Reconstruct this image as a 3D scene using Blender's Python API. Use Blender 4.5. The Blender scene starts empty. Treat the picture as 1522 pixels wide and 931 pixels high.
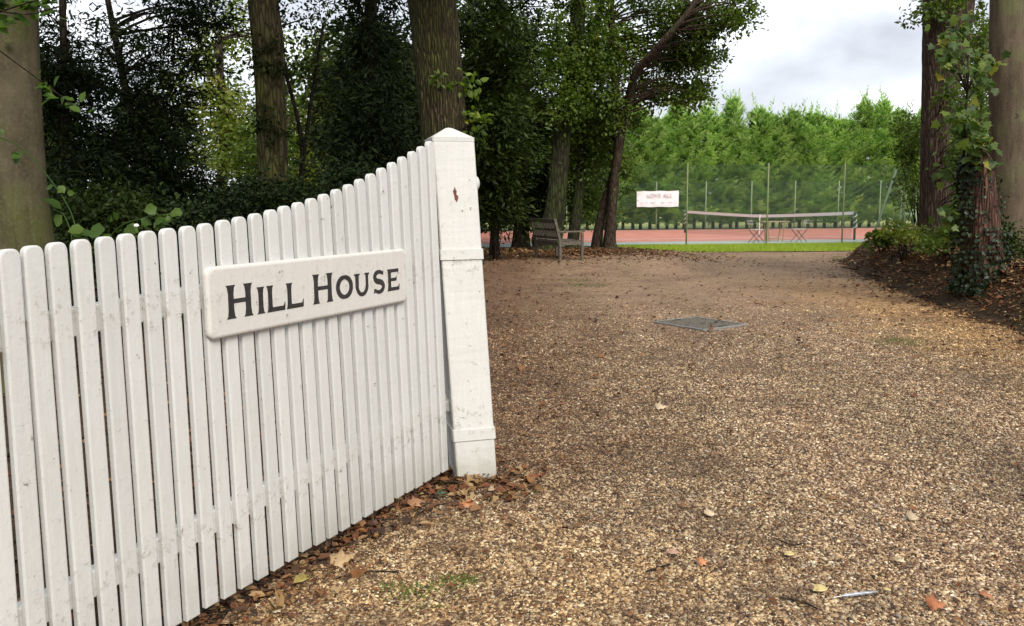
import bpy, math, random
import numpy as np
from mathutils import Matrix, Vector
SC = bpy.context.scene
COL = SC.collection
rng = np.random.default_rng(7)
random.seed(7)

# ------------------------------------------------------------------ camera
W0, H0, FPX, EYE = 1522.0, 931.0, 1250.0, 1.5
PITCH, ROLL = math.atan(163.6 / FPX), math.radians(0.5)
FWD = np.array([0, math.cos(PITCH), -math.sin(PITCH)])
_r = np.array([1.0, 0, 0]); _u = np.cross(_r, FWD)
RGT = math.cos(ROLL) * _r - math.sin(ROLL) * _u
UPV = math.sin(ROLL) * _r + math.cos(ROLL) * _u
EYEP = np.array([0, 0, EYE])
def ray(px, py): return FWD + RGT * (px - W0 / 2) / FPX - UPV * (py - H0 / 2) / FPX
def gnd(px, py, z=0.0):
    d = ray(px, py); return EYEP + d * ((z - EYE) / d[2])
def at(px, py, Y):
    d = ray(px, py); return EYEP + d * (Y / d[1])
cam = bpy.data.cameras.new('camera'); camo = bpy.data.objects.new('camera', cam); COL.objects.link(camo)
cam.sensor_width = 36; cam.lens = 36 * FPX / W0; cam.clip_start = 0.05; cam.clip_end = 2000
M = Matrix(((RGT[0], UPV[0], -FWD[0], 0), (RGT[1], UPV[1], -FWD[1], 0), (RGT[2], UPV[2], -FWD[2], EYE), (0, 0, 0, 1)))
camo.matrix_world = M
SC.camera = camo

# ------------------------------------------------------------------ world, sun, exposure
SUN_EL, SUN_AZ = math.radians(42), math.radians(156)   # azimuth clockwise from +Y : behind the camera, to the right
wd = bpy.data.worlds.new('World'); SC.world = wd; wd.use_nodes = True
nt = wd.node_tree; nt.nodes.clear()
def wn(t, **k):
    n = nt.nodes.new(t)
    for a, b in k.items(): setattr(n, a, b)
    return n
wo = wn('ShaderNodeOutputWorld'); bg = wn('ShaderNodeBackground'); bg.inputs['Strength'].default_value = 0.1
sky = wn('ShaderNodeTexSky', sky_type='NISHITA', sun_disc=False); sky.sun_elevation = SUN_EL; sky.sun_rotation = SUN_AZ
tc = wn('ShaderNodeTexCoord'); mp = wn('ShaderNodeMapping'); mp.inputs['Scale'].default_value = (1.0, 1.0, 3.2)
mp.inputs['Location'].default_value = (0.35, 0.1, 0.3)
n1 = wn('ShaderNodeTexNoise'); n1.inputs['Scale'].default_value = 1.9; n1.inputs['Detail'].default_value = 7; n1.inputs['Roughness'].default_value = 0.52
n1.inputs['Distortion'].default_value = 0.5
r1 = wn('ShaderNodeValToRGB'); r1.color_ramp.elements[0].position = 0.42; r1.color_ramp.elements[1].position = 0.66
r1.color_ramp.elements[0].color = (3.2, 3.35, 3.7, 1); r1.color_ramp.elements[1].color = (8.5, 8.6, 8.8, 1)
e = r1.color_ramp.elements.new(0.53); e.color = (4.6, 4.75, 5.05, 1)
mx = wn('ShaderNodeMix', data_type='RGBA'); mx.inputs[0].default_value = 0.9
L = nt.links.new
L(tc.outputs['Generated'], mp.inputs['Vector']); L(mp.outputs[0], n1.inputs['Vector']); 
dp = wn('ShaderNodeVectorMath', operation='DOT_PRODUCT'); dp.inputs[1].default_value = Vector((.42, .90, .12)).normalized()
L(tc.outputs['Generated'], dp.inputs[0]); mr = wn('ShaderNodeMapRange'); mr.interpolation_type = 'SMOOTHSTEP'; mr.inputs[1].default_value = .93; mr.inputs[2].default_value = 1.0
mr.inputs[3].default_value = 0; mr.inputs[4].default_value = .13; ad = wn('ShaderNodeMath', operation='ADD'); L(dp.outputs['Value'], mr.inputs[0]); L(mr.outputs[0], ad.inputs[0]); L(n1.outputs['Fac'], ad.inputs[1]); L(ad.outputs[0], r1.inputs[0])
L(sky.outputs[0], mx.inputs[6]); L(r1.outputs[0], mx.inputs[7]); L(mx.outputs[2], bg.inputs['Color']); L(bg.outputs[0], wo.inputs[0])
sl = bpy.data.lights.new('sun', 'SUN'); sl.energy = 2.0; sl.angle = math.radians(28); sl.color = (1, 0.96, 0.88)
so = bpy.data.objects.new('sun', sl); COL.objects.link(so)
sd = Vector((math.sin(SUN_AZ) * math.cos(SUN_EL), math.cos(SUN_AZ) * math.cos(SUN_EL), math.sin(SUN_EL)))
so.rotation_euler = sd.to_track_quat('Z', 'Y').to_euler(); so.location = (0, 0, 30)
SC.view_settings.view_transform = 'Standard'; SC.view_settings.look = 'None'; SC.view_settings.gamma = 1
SC.view_settings.exposure = 1.08
SC.render.engine = 'CYCLES'
SC.cycles.max_bounces = 6; SC.cycles.diffuse_bounces = 3; SC.cycles.transmission_bounces = 3; SC.cycles.transparent_max_bounces = 4

# ------------------------------------------------------------------ helpers
def tag(o, label=None, cat=None, group=None, kind=None):
    if label: o['label'] = label
    if cat: o['category'] = cat
    if group: o['group'] = group
    if kind: o['kind'] = kind
    return o
def thing(name, label, cat, loc=(0, 0, 0), rz=0, group=None):
    o = bpy.data.objects.new(name, None); COL.objects.link(o); o.location = tuple(float(v) for v in loc); o.rotation_euler = (0, 0, rz)
    o.empty_display_size = 0.1
    return tag(o, label, cat, group)
BASE = {}
def world_base(o):
    b = Vector((0, 0, 0))
    while o is not None: b += Vector(o.location); o = o.parent
    return b
def obj(name, verts, faces, mat, parent=None, smooth=False, attr=None, origin=True):
    """verts in world coordinates (origin=True subtracts the parents' base); faces: array (n,k) or list of lists"""
    v = np.asarray(verts, dtype=np.float32).reshape(-1, 3)
    loc = np.zeros(3)
    if parent is None and origin:
        loc = np.array([v[:, 0].mean(), v[:, 1].mean(), v[:, 2].min()]); v = v - loc
    elif parent is not None and origin: v = v - np.array(world_base(parent))
    me = bpy.data.meshes.new(name)
    if isinstance(faces, np.ndarray):
        n, k = faces.shape
        me.vertices.add(len(v)); me.vertices.foreach_set('co', v.astype(np.float32).ravel())
        me.loops.add(n * k); me.loops.foreach_set('vertex_index', faces.astype(np.int32).ravel())
        me.polygons.add(n); me.polygons.foreach_set('loop_start', np.arange(0, n * k, k, dtype=np.int32))
        me.update(calc_edges=True)
    else:
        me.from_pydata([tuple(p) for p in v.tolist()], [], [tuple(f) for f in faces]); me.update()
    me.materials.append(mat)
    if smooth: me.polygons.foreach_set('use_smooth', np.ones(len(me.polygons), dtype=bool))
    if attr is not None:
        a = me.attributes.new('rnd', 'FLOAT', 'FACE'); a.data.foreach_set('value', np.asarray(attr, dtype=np.float32))
    o = bpy.data.objects.new(name, me); COL.objects.link(o); o.location = tuple(loc.tolist())
    if parent is not None: o.parent = parent
    return o
class MB:
    """collects shapes into one mesh"""
    def __init__(s): s.v = []; s.f = []
    def add(s, vs, fs):
        b = len(s.v); s.v += [tuple(map(float, p)) for p in vs]; s.f += [tuple(i + b for i in f) for f in fs]
    def box(s, c, size, ax=None, bev=0.0):
        """box with chamfered vertical/long edges: full chamfer on all edges through 24 vertices"""
        c = np.array(c, float); h = np.array(size, float) / 2
        A = np.eye(3) if ax is None else np.array(ax, float)
        if bev <= 0:
            P = [np.array([x, y, z]) * h for x in (-1, 1) for y in (-1, 1) for z in (-1, 1)]
            s.add([c + p @ A for p in P], [(0, 1, 3, 2), (4, 6, 7, 5), (0, 4, 5, 1), (2, 3, 7, 6), (0, 2, 6, 4), (1, 5, 7, 3)]); return
        b = min(bev, h.min() * .8); P = []; idx = {}
        for sx in (-1, 1):
            for sy in (-1, 1):
                for sz in (-1, 1):
                    for a in range(3):
                        q = np.array([sx, sy, sz]) * (h - b); q[a] = [sx, sy, sz][a] * h[a]
                        idx[(sx, sy, sz, a)] = len(P); P.append(q)
        F = []
        for a in range(3):
            o1, o2 = [k for k in range(3) if k != a]
            for sg in (-1, 1):
                loop = []
                for (p, q) in ((-1, -1), (1, -1), (1, 1), (-1, 1)):
                    t = [0, 0, 0]; t[a] = sg; t[o1] = p; t[o2] = q; loop.append(idx[(t[0], t[1], t[2], a)])
                F.append(loop)
        for a in range(3):                       # edge chamfers along axis a
            o1, o2 = [k for k in range(3) if k != a]
            for p in (-1, 1):
                for q in (-1, 1):
                    t = [0, 0, 0]; t[o1] = p; t[o2] = q
                    t1 = list(t); t1[a] = -1; t2 = list(t); t2[a] = 1
                    F.append([idx[(*t1, o1)], idx[(*t2, o1)], idx[(*t2, o2)], idx[(*t1, o2)]])
        for sx in (-1, 1):
            for sy in (-1, 1):
                for sz in (-1, 1): F.append([idx[(sx, sy, sz, a)] for a in range(3)])
        s.add([c + p @ A for p in P], F)
    def bar(s, p, q, w, t=None, up=(0, 0, 1), bev=0.0):
        p = np.array(p, float); q = np.array(q, float); d = q - p; L_ = np.linalg.norm(d); d /= L_
        u = np.array(up, float); x = np.cross(d, u)
        if np.linalg.norm(x) < 1e-4: x = np.cross(d, [1, 0, 0])
        x /= np.linalg.norm(x); y = np.cross(x, d)
        s.box((p + q) / 2, (w, t or w, L_), ax=[x, y, d], bev=bev)
    def tube(s, pts, rad, n=8, cap=True):
        V, F = tube(pts, rad, n, cap=cap); s.add(V, F.tolist() if isinstance(F, np.ndarray) else F)
    def build(s, name, mat, parent=None, smooth=False, origin=True): return obj(name, s.v, s.f, mat, parent, smooth, origin=origin)
def frames(pts):
    P = np.asarray(pts, float); T = np.gradient(P, axis=0); T /= np.linalg.norm(T, axis=1)[:, None] + 1e-9
    ref = np.array([0.0, 1.0, 0.0]) if abs(T[0][1]) < .8 else np.array([1.0, 0, 0])
    X = np.cross(np.cross(T, ref), T); X /= np.linalg.norm(X, axis=1)[:, None] + 1e-9
    return P, T, X, np.cross(T, X)
def tube(pts, rad, n=8, cap=True, disp=None):
    P, T, X, Y = frames(pts); m = len(P); R = np.broadcast_to(np.asarray(rad, float), (m,))
    a = np.linspace(0, 2 * math.pi, n, endpoint=False)
    Rr = R[:, None] * np.ones((1, n))
    if disp is not None: Rr = Rr * disp(np.arange(m)[:, None] / max(1, m - 1), a[None, :])
    V = P[:, None, :] + Rr[..., None] * (np.cos(a)[None, :, None] * X[:, None, :] + np.sin(a)[None, :, None] * Y[:, None, :])
    V = V.reshape(-1, 3)
    i = np.arange(m - 1)[:, None] * n; j = np.arange(n)[None, :]; k = (j + 1) % n
    F = np.stack([i + j, i + k, i + n + k, i + n + j], -1).reshape(-1, 4)
    F = F.tolist()
    if cap: F.append(list(range(n - 1, -1, -1))); F.append([(m - 1) * n + q for q in range(n)])
    return V, F
def smoothpath(pts, n):
    P = np.asarray(pts, float); t = np.arange(len(P)); tt = np.linspace(0, len(P) - 1, n)
    out = np.stack([np.interp(tt, t, P[:, c]) for c in range(P.shape[1])], 1)
    for _ in range(2):
        o2 = out.copy(); o2[1:-1] = (out[:-2] + 2 * out[1:-1] + out[2:]) / 4; out = o2
    return out

# ------------------------------------------------------------------ materials
def mat(name):
    m = bpy.data.materials.new(name); m.use_nodes = True; t = m.node_tree
    return m, t, t.nodes['Principled BSDF']
def N(t, typ, **k):
    n = t.nodes.new(typ)
    for a, b in k.items():
        if a in n.inputs.keys(): n.inputs[a].default_value = b
        else: setattr(n, a, b)
    return n
def ramp(t, stops, interp='LINEAR'):
    n = t.nodes.new('ShaderNodeValToRGB'); cr = n.color_ramp; cr.interpolation = interp
    while len(cr.elements) < len(stops): cr.elements.new(0.5)
    for e_, (p, c) in zip(cr.elements, stops):
        e_.position = p; e_.color = (*c, 1) if len(c) == 3 else c
    return n
def coords(t, scale=(1, 1, 1), rot=(0, 0, 0)):
    c = N(t, 'ShaderNodeTexCoord'); m_ = N(t, 'ShaderNodeMapping'); m_.inputs['Scale'].default_value = scale; m_.inputs['Rotation'].default_value = rot
    t.links.new(c.outputs['Object'], m_.inputs[0]); return m_.outputs[0]
def noise(t, vec, scale, detail=5, rough=.55, dist=0):
    n = N(t, 'ShaderNodeTexNoise'); n.inputs['Scale'].default_value = scale; n.inputs['Detail'].default_value = detail
    n.inputs['Roughness'].default_value = rough; n.inputs['Distortion'].default_value = dist
    t.links.new(vec, n.inputs['Vector']); return n.outputs['Fac']
def mixc(t, fac, a, b, blend='MIX'):
    n = t.nodes.new('ShaderNodeMix'); n.data_type = 'RGBA'; n.blend_type = blend; n.clamp_factor = True
    for s_, v in ((0, fac), (6, a), (7, b)):
        if isinstance(v, (int, float)): n.inputs[s_].default_value = v
        elif isinstance(v, tuple): n.inputs[s_].default_value = (*v, 1)
        else: t.links.new(v, n.inputs[s_])
    return n.outputs[2]
def bump(t, bs, h, strength=.4, dist=.01):
    b = N(t, 'ShaderNodeBump'); b.inputs['Strength'].default_value = strength; b.inputs['Distance'].default_value = dist
    t.links.new(h, b.inputs['Height']); t.links.new(b.outputs[0], bs.inputs['Normal']); return b
def math_(t, op, a, b=0.0):
    n = t.nodes.new('ShaderNodeMath'); n.operation = op
    for i_, v in enumerate((a, b)):
        if isinstance(v, (int, float)): n.inputs[i_].default_value = v
        else: t.links.new(v, n.inputs[i_])
    return n.outputs[0]
def m_leaf(name, stops, trans=0.3, rough=.5, tcol=None, spec=.3):
    m, t, bs = mat(name)
    a = N(t, 'ShaderNodeAttribute', attribute_name='rnd'); oi = N(t, 'ShaderNodeObjectInfo')
    r = ramp(t, stops); t.links.new(a.outputs['Fac'], r.inputs[0])
    hs = N(t, 'ShaderNodeHueSaturation'); t.links.new(r.outputs[0], hs.inputs['Color'])
    v = math_(t, 'MULTIPLY_ADD', oi.outputs['Random'], .3); t.nodes[-1].inputs[2].default_value = .85
    t.links.new(v, hs.inputs['Value'])
    t.links.new(hs.outputs[0], bs.inputs['Base Color']); bs.inputs['Roughness'].default_value = rough
    bs.inputs['Specular IOR Level'].default_value = spec
    if trans > 0:
        tr = N(t, 'ShaderNodeBsdfTranslucent'); ms = N(t, 'ShaderNodeMixShader'); ms.inputs[0].default_value = trans
        tc_ = mixc(t, 1.0, hs.outputs[0], tcol or (1.5, 1.7, .6), 'MULTIPLY')
        t.links.new(tc_, tr.inputs['Color'])
        out = t.nodes['Material Output']
        t.links.new(bs.outputs[0], ms.inputs[1]); t.links.new(tr.outputs[0], ms.inputs[2]); t.links.new(ms.outputs[0], out.inputs['Surface'])
    return m
def m_bark(name, c1, c2, moss=None, mossamt=.5, scale=8, stretch=.18, bstr=.8, bd=.03, furrow=True):
    m, t, bs = mat(name)
    vec = coords(t, (1, 1, stretch)); n_ = noise(t, vec, scale, 8, .62, .3)
    n2 = noise(t, coords(t), 1.6, 4); n3 = noise(t, coords(t), 40, 4, .6)
    r = ramp(t, [(.32, c1), (.68, c2)]); t.links.new(n_, r.inputs[0])
    col = mixc(t, .35, r.outputs[0], tuple(x * .45 for x in c1)); t.links.new(ramp_fac(t, n3, .35, .6), t.nodes[-2].inputs[0]) if False else None
    if moss:
        col = mixc(t, ramp_fac(t, n2, .62 - .3 * mossamt, .75 - .25 * mossamt), col, moss)
    nst = noise(t, coords(t, (1, 1, .06)), scale * 2.2, 6, .6, .5); col = mixc(t, math_(t, 'MULTIPLY', ramp_fac(t, nst, .45, .7), .7), col, tuple(x * .5 for x in c1))
    col = mixc(t, math_(t, 'MULTIPLY', ramp_fac(t, n3, .5, .75), .25), col, tuple(x * 1.4 for x in c2))
    t.links.new(col, bs.inputs['Base Color']); bs.inputs['Roughness'].default_value = .9; bs.inputs['Specular IOR Level'].default_value = .15
    if furrow:
        v = N(t, 'ShaderNodeTexVoronoi', feature='DISTANCE_TO_EDGE'); v.inputs['Scale'].default_value = scale * 1.6; t.links.new(coords(t, (1, 1, stretch * .9)), v.inputs['Vector'])
        h = math_(t, 'ADD', math_(t, 'MULTIPLY', v.outputs['Distance'], 1.6), math_(t, 'MULTIPLY', n_, .8))
        dk = ramp_fac(t, v.outputs['Distance'], .0, .22)
        col2 = mixc(t, dk, tuple(x * .35 for x in c1), col); t.links.new(col2, bs.inputs['Base Color'])
    else: h = math_(t, 'ADD', n_, math_(t, 'MULTIPLY', n3, .3))
    bump(t, bs, h, bstr, bd)
    return m
def ramp_fac(t, fac, a, b):
    n = t.nodes.new('ShaderNodeMapRange'); n.clamp = True; t.links.new(fac, n.inputs[0]); n.inputs[1].default_value = a; n.inputs[2].default_value = b
    return n.outputs[0]
def m_simple(name, c, rough=.6, metal=0, var=.25, scale=20, b=.2, bd=.004, c2=None):
    m, t, bs = mat(name); vec = coords(t); n_ = noise(t, vec, scale, 6)
    r = ramp(t, [(.3, tuple(x * (1 - var) for x in c)), (.7, c2 or tuple(min(1, x * (1 + var)) for x in c))]); t.links.new(n_, r.inputs[0])
    t.links.new(r.outputs[0], bs.inputs['Base Color']); bs.inputs['Roughness'].default_value = rough; bs.inputs['Metallic'].default_value = metal
    bump(t, bs, n_, b, bd); return m
def m_paint(name, base=(.585, .578, .55), dirt=.8, crack=True):
    m, t, bs = mat(name); vec = coords(t)
    # fine vertical brush marks, grime, algae, chips
    n_s = noise(t, coords(t, (1, 1, .12)), 55, 5, .6); n_b = noise(t, vec, 3.2, 6, .62); n_m = noise(t, vec, 24, 6, .7, .4); n_f = noise(t, vec, 95, 4, .6)
    c = mixc(t, ramp_fac(t, n_s, .35, .75), tuple(x * .93 for x in base), base)
    oi = N(t, 'ShaderNodeObjectInfo'); hv = N(t, 'ShaderNodeHueSaturation'); t.links.new(c, hv.inputs['Color']); vv = math_(t, 'MULTIPLY_ADD', oi.outputs['Random'], .10); t.nodes[-1].inputs[2].default_value = .93; t.links.new(vv, hv.inputs['Value']); c = hv.outputs[0]
    sx_ = N(t, 'ShaderNodeSeparateXYZ'); t.links.new(vec, sx_.inputs[0]); foot = math_(t, 'MULTIPLY', ramp_fac(t, sx_.outputs['Z'], .30, .02), ramp_fac(t, n_b, .35, .6)); c = mixc(t, math_(t, 'MULTIPLY', foot, .55), c, (.27, .24, .17))
    for z0_ in (.33, 1.17):
        band = math_(t, 'MULTIPLY', ramp_fac(t, math_(t, 'ABSOLUTE', math_(t, 'SUBTRACT', sx_.outputs['Z'], z0_)), .10, .04), ramp_fac(t, n_m, .52, .60)); band = math_(t, 'MULTIPLY', band, ramp_fac(t, n_f, .42, .56)); c = mixc(t, math_(t, 'MULTIPLY', band, .6 * dirt), c, (.24, .20, .14))
    c = mixc(t, math_(t, 'MULTIPLY', ramp_fac(t, n_b, .45, .75), .25 * dirt), c, (.42, .42, .36))
    c = mixc(t, math_(t, 'MULTIPLY', ramp_fac(t, n_m, .60, .78), .45 * dirt), c, (.26, .25, .20))
    c = mixc(t, math_(t, 'MULTIPLY', ramp_fac(t, n_f, .66, .72), .5), c, (.16, .15, .12))
    chips = math_(t, 'MULTIPLY', ramp_fac(t, n_m, .655, .675), ramp_fac(t, n_f, .45, .55))
    c = mixc(t, chips, c, (.12, .085, .06))
    t.links.new(c, bs.inputs['Base Color']); bs.inputs['Roughness'].default_value = .55
    h = math_(t, 'ADD', math_(t, 'MULTIPLY', n_s, .6), math_(t, 'ADD', math_(t, 'MULTIPLY', n_m, .9), math_(t, 'MULTIPLY', n_f, .25)))
    bump(t, bs, h, .35, .006)
    return m

M_PAINT = m_paint('white_paint'); M_POST = m_paint('white_post_paint', (.585, .575, .545), 1.2)
M_SIGN = m_paint('sign_paint', (.60, .57, .53), .6)
M_BLACK = m_simple('black_lettering', (.02, .018, .018), .45)
M_BEECH = m_bark('beech_bark', (.06, .048, .028), (.15, .125, .075), (.07, .075, .022), .5, 5, .5, .35, .02, False)
M_BEECH2 = m_bark('beech_bark_brown', (.08, .058, .036), (.19, .145, .10), (.11, .11, .05), .35, 6, .3, .5, .02, False)
M_OAK = m_bark('furrowed_bark', (.055, .040, .022), (.15, .11, .06), (.07, .075, .02), .7, 20, .16, 1.0, .05)
M_STUMP = m_bark('reddish_dead_wood', (.10, .05, .036), (.24, .13, .09), None, .3, 13, .14, 1.0, .05)
M_RED = m_bark('reddish_bark', (.085, .055, .040), (.20, .14, .10), None, .3, 16, .14, 1.0, .05)
M_MOSSY = m_bark('mossy_bark', (.03, .026, .015), (.065, .055, .033), (.045, .06, .014), .7, 9, .2, .7, .03)
M_OLIVE = m_bark('olive_bark', (.11, .085, .045), (.25, .20, .115), (.13, .14, .035), .7, 9, .2, .7, .03)
M_DARKB = m_bark('dark_bark', (.035, .026, .018), (.10, .07, .048), (.04, .045, .018), .3, 10, .2, .8, .03)
M_THIN = m_bark('trunk_bark_brown', (.045, .03, .02), (.13, .09, .06), (.045, .055, .02), .35, 10, .25, .8, .02)
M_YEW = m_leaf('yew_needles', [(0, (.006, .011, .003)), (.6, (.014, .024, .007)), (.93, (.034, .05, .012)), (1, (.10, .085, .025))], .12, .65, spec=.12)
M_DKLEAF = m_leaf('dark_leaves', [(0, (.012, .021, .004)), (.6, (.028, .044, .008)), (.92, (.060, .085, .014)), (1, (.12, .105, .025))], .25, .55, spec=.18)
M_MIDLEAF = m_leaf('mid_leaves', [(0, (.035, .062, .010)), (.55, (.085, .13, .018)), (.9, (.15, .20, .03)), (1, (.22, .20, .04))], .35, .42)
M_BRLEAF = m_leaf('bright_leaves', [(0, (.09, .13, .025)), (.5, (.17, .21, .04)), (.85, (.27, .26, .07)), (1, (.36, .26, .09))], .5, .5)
M_CYP = m_leaf('cypress_sprays', [(0, (.05, .10, .03)), (.3, (.11, .21, .055)), (.65, (.27, .42, .13)), (1, (.52, .66, .28))], .4, .6, (1.3, 1.5, .6), .2)
M_MAPLE = m_leaf('maple_leaves', [(0, (.03, .06, .010)), (.6, (.065, .105, .018)), (.93, (.12, .16, .025)), (1, (.28, .22, .03))], .4, .5)
M_SPRIG = m_leaf('sprig_leaves', [(0, (.045, .09, .015)), (1, (.11, .17, .03))], .4, .45, spec=.2)
M_IVY = m_leaf('ivy_leaves', [(0, (.008, .014, .005)), (.7, (.018, .032, .009)), (1, (.04, .06, .018))], .1, .45, spec=.3)
M_LITTER = m_leaf('fallen_leaves', [(0, (.035, .018, .010)), (.25, (.09, .045, .022)), (.4, (.14, .045, .018)), (.58, (.20, .085, .03)), (.76, (.24, .135, .055)), (.9, (.34, .22, .10)), (1, (.46, .36, .19))], .12, .6, (1, 1, 1), .3)
M_GRASS = m_leaf('grass_blades', [(0, (.18, .26, .02)), (1, (.36, .42, .06))], .3, .5)
M_MOSS = m_leaf('moss_tufts', [(0, (.05, .09, .015)), (1, (.13, .18, .03))], .2, .7)

# ------------------------------------------------------------------ terrain
TOE = [(5.9, -2), (5.75, 3), (5.6, 7), (5.62, 9.1), (5.85, 10.6), (6.15, 12.6), (6.55, 15), (7.2, 17.6), (7.75, 19.6), (8.5, 21.6), (10.2, 23.4), (14, 24.6), (30, 25.5)]
def nz(x, y, s, seed=0):
    x = np.asarray(x, float); y = np.asarray(y, float); o = 0; a = 1.0
    r = np.random.default_rng(100 + seed)
    for k in range(5):
        p = r.uniform(0, 6.28, 4); q = r.uniform(-.6, .6)
        o = o + a * (np.sin(x * s + q * y * s + p[0]) * np.cos(y * s * 1.13 - q * x * s + p[1]) + .5 * np.sin((x + y) * s * .7 + p[2])); s = s * 1.93; a *= .55
    return o / 2.2
def toe_dist(x, y):
    """positive inside the bank"""
    x = np.asarray(x, float); y = np.asarray(y, float); d = np.full(x.shape, 1e9)
    for (ax, ay), (bx, by) in zip(TOE[:-1], TOE[1:]):
        t = np.clip(((x - ax) * (bx - ax) + (y - ay) * (by - ay)) / ((bx - ax) ** 2 + (by - ay) ** 2), 0, 1)
        d = np.minimum(d, np.hypot(x - ax - t * (bx - ax), y - ay - t * (by - ay)))
    ys = [p[1] for p in TOE]; xs = [p[0] for p in TOE]
    return np.where(x > np.interp(y, ys, xs, right=99), d, -d)
def sstep(a, b, v):
    t = np.clip((v - a) / (b - a), 0, 1); return t * t * (3 - 2 * t)
def hgt(x, y):
    x = np.asarray(x, float); y = np.asarray(y, float)
    d = toe_dist(x, y) + .12 * nz(x, y, 2.2, 3)
    bank = sstep(-.05, .88, d) * .60 + sstep(.6, 3.5, d) * .20 + np.clip(d, 0, 1) * .07 * nz(x, y, 3.5, 5) + sstep(0, .25, d) * .035 * nz(x, y, 9, 6)
    mound = .20 * np.exp(-(np.clip(np.abs(x - .8) - 2.2, 0, 9) / 1.6) ** 2 - (np.clip(np.abs(y - 21.8) - 2.2, 0, 9) / 1.5) ** 2)
    left = sstep(.5, 4, -(x + .9)) * (.05 * nz(x, y, .9, 8) + .03) + sstep(.2, 1, -(x + .6)) * .015 * nz(x, y, 6, 2)
    return bank + mound + left
def grid(xs, ys, z, keep=None):
    X, Y = np.meshgrid(xs, ys); Z = z(X, Y); V = np.stack([X, Y, Z], -1).reshape(-1, 3)
    nx, ny = len(xs), len(ys); i = np.arange(ny - 1)[:, None] * nx; j = np.arange(nx - 1)[None, :]
    F = np.stack([i + j, i + j + 1, i + j + 1 + nx, i + j + nx], -1).reshape(-1, 4)
    if keep is not None:
        C = V[F].mean(1); F = F[keep(C[:, 0], C[:, 1])]
        u, inv = np.unique(F, return_inverse=True); V = V[u]; F = inv.reshape(-1, 4)
    return V, F
# ground
m, t, bs = mat('woodland_soil')
v_ = coords(t); na = noise(t, v_, 1.3, 6); nb = noise(t, v_, 14, 8, .7); nc = noise(t, v_, 60, 5, .7)
c = ramp(t, [(.3, (.030, .018, .011)), (.5, (.075, .046, .028)), (.7, (.15, .098, .06))]); t.links.new(nb, c.inputs[0])
c2 = mixc(t, ramp_fac(t, nc, .5, .75), c.outputs[0], (.17, .12, .075)); c2 = mixc(t, math_(t, 'MULTIPLY', ramp_fac(t, na, .5, .7), .4), c2, (.04, .05, .018))
t.links.new(c2, bs.inputs['Base Color']); bs.inputs['Roughness'].default_value = .95; bs.inputs['Specular IOR Level'].default_value = .1
bump(t, bs, math_(t, 'ADD', nb, math_(t, 'MULTIPLY', nc, .5)), 1.0, .06)
M_SOIL = m
xs = np.unique(np.concatenate([np.arange(-9, 5, .16), np.arange(5, 13, .08), np.linspace(-60, 70, 80), np.linspace(-700, 700, 25)]).round(3))
ys = np.unique(np.concatenate([np.arange(-1, 27, .14), np.linspace(-30, 27, 20), np.linspace(27, 90, 40), np.linspace(-200, 1200, 22)]).round(3))
V, F = grid(xs, ys, lambda x, y: hgt(x, y) - .012)
tag(obj('ground', V, F, M_SOIL, smooth=True, origin=False), 'dark leaf strewn woodland soil rising into a bank beside the drive', 'ground', kind='structure')
# far field beyond the hedge
m, t, bs = mat('sunlit_field'); nb = noise(t, coords(t), 3, 6); c = ramp(t, [(.3, (.20, .24, .05)), (.7, (.36, .36, .11))]); t.links.new(nb, c.inputs[0]); t.links.new(c.outputs[0], bs.inputs['Base Color']); bs.inputs['Roughness'].default_value = .9
V, F = grid(np.linspace(-60, 90, 30), np.linspace(47.2, 150, 20), lambda x, y: 0 * x + .004)
tag(obj('field', V, F, m, origin=False), 'pale green field glimpsed under the cypress row', 'field', kind='structure')
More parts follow.
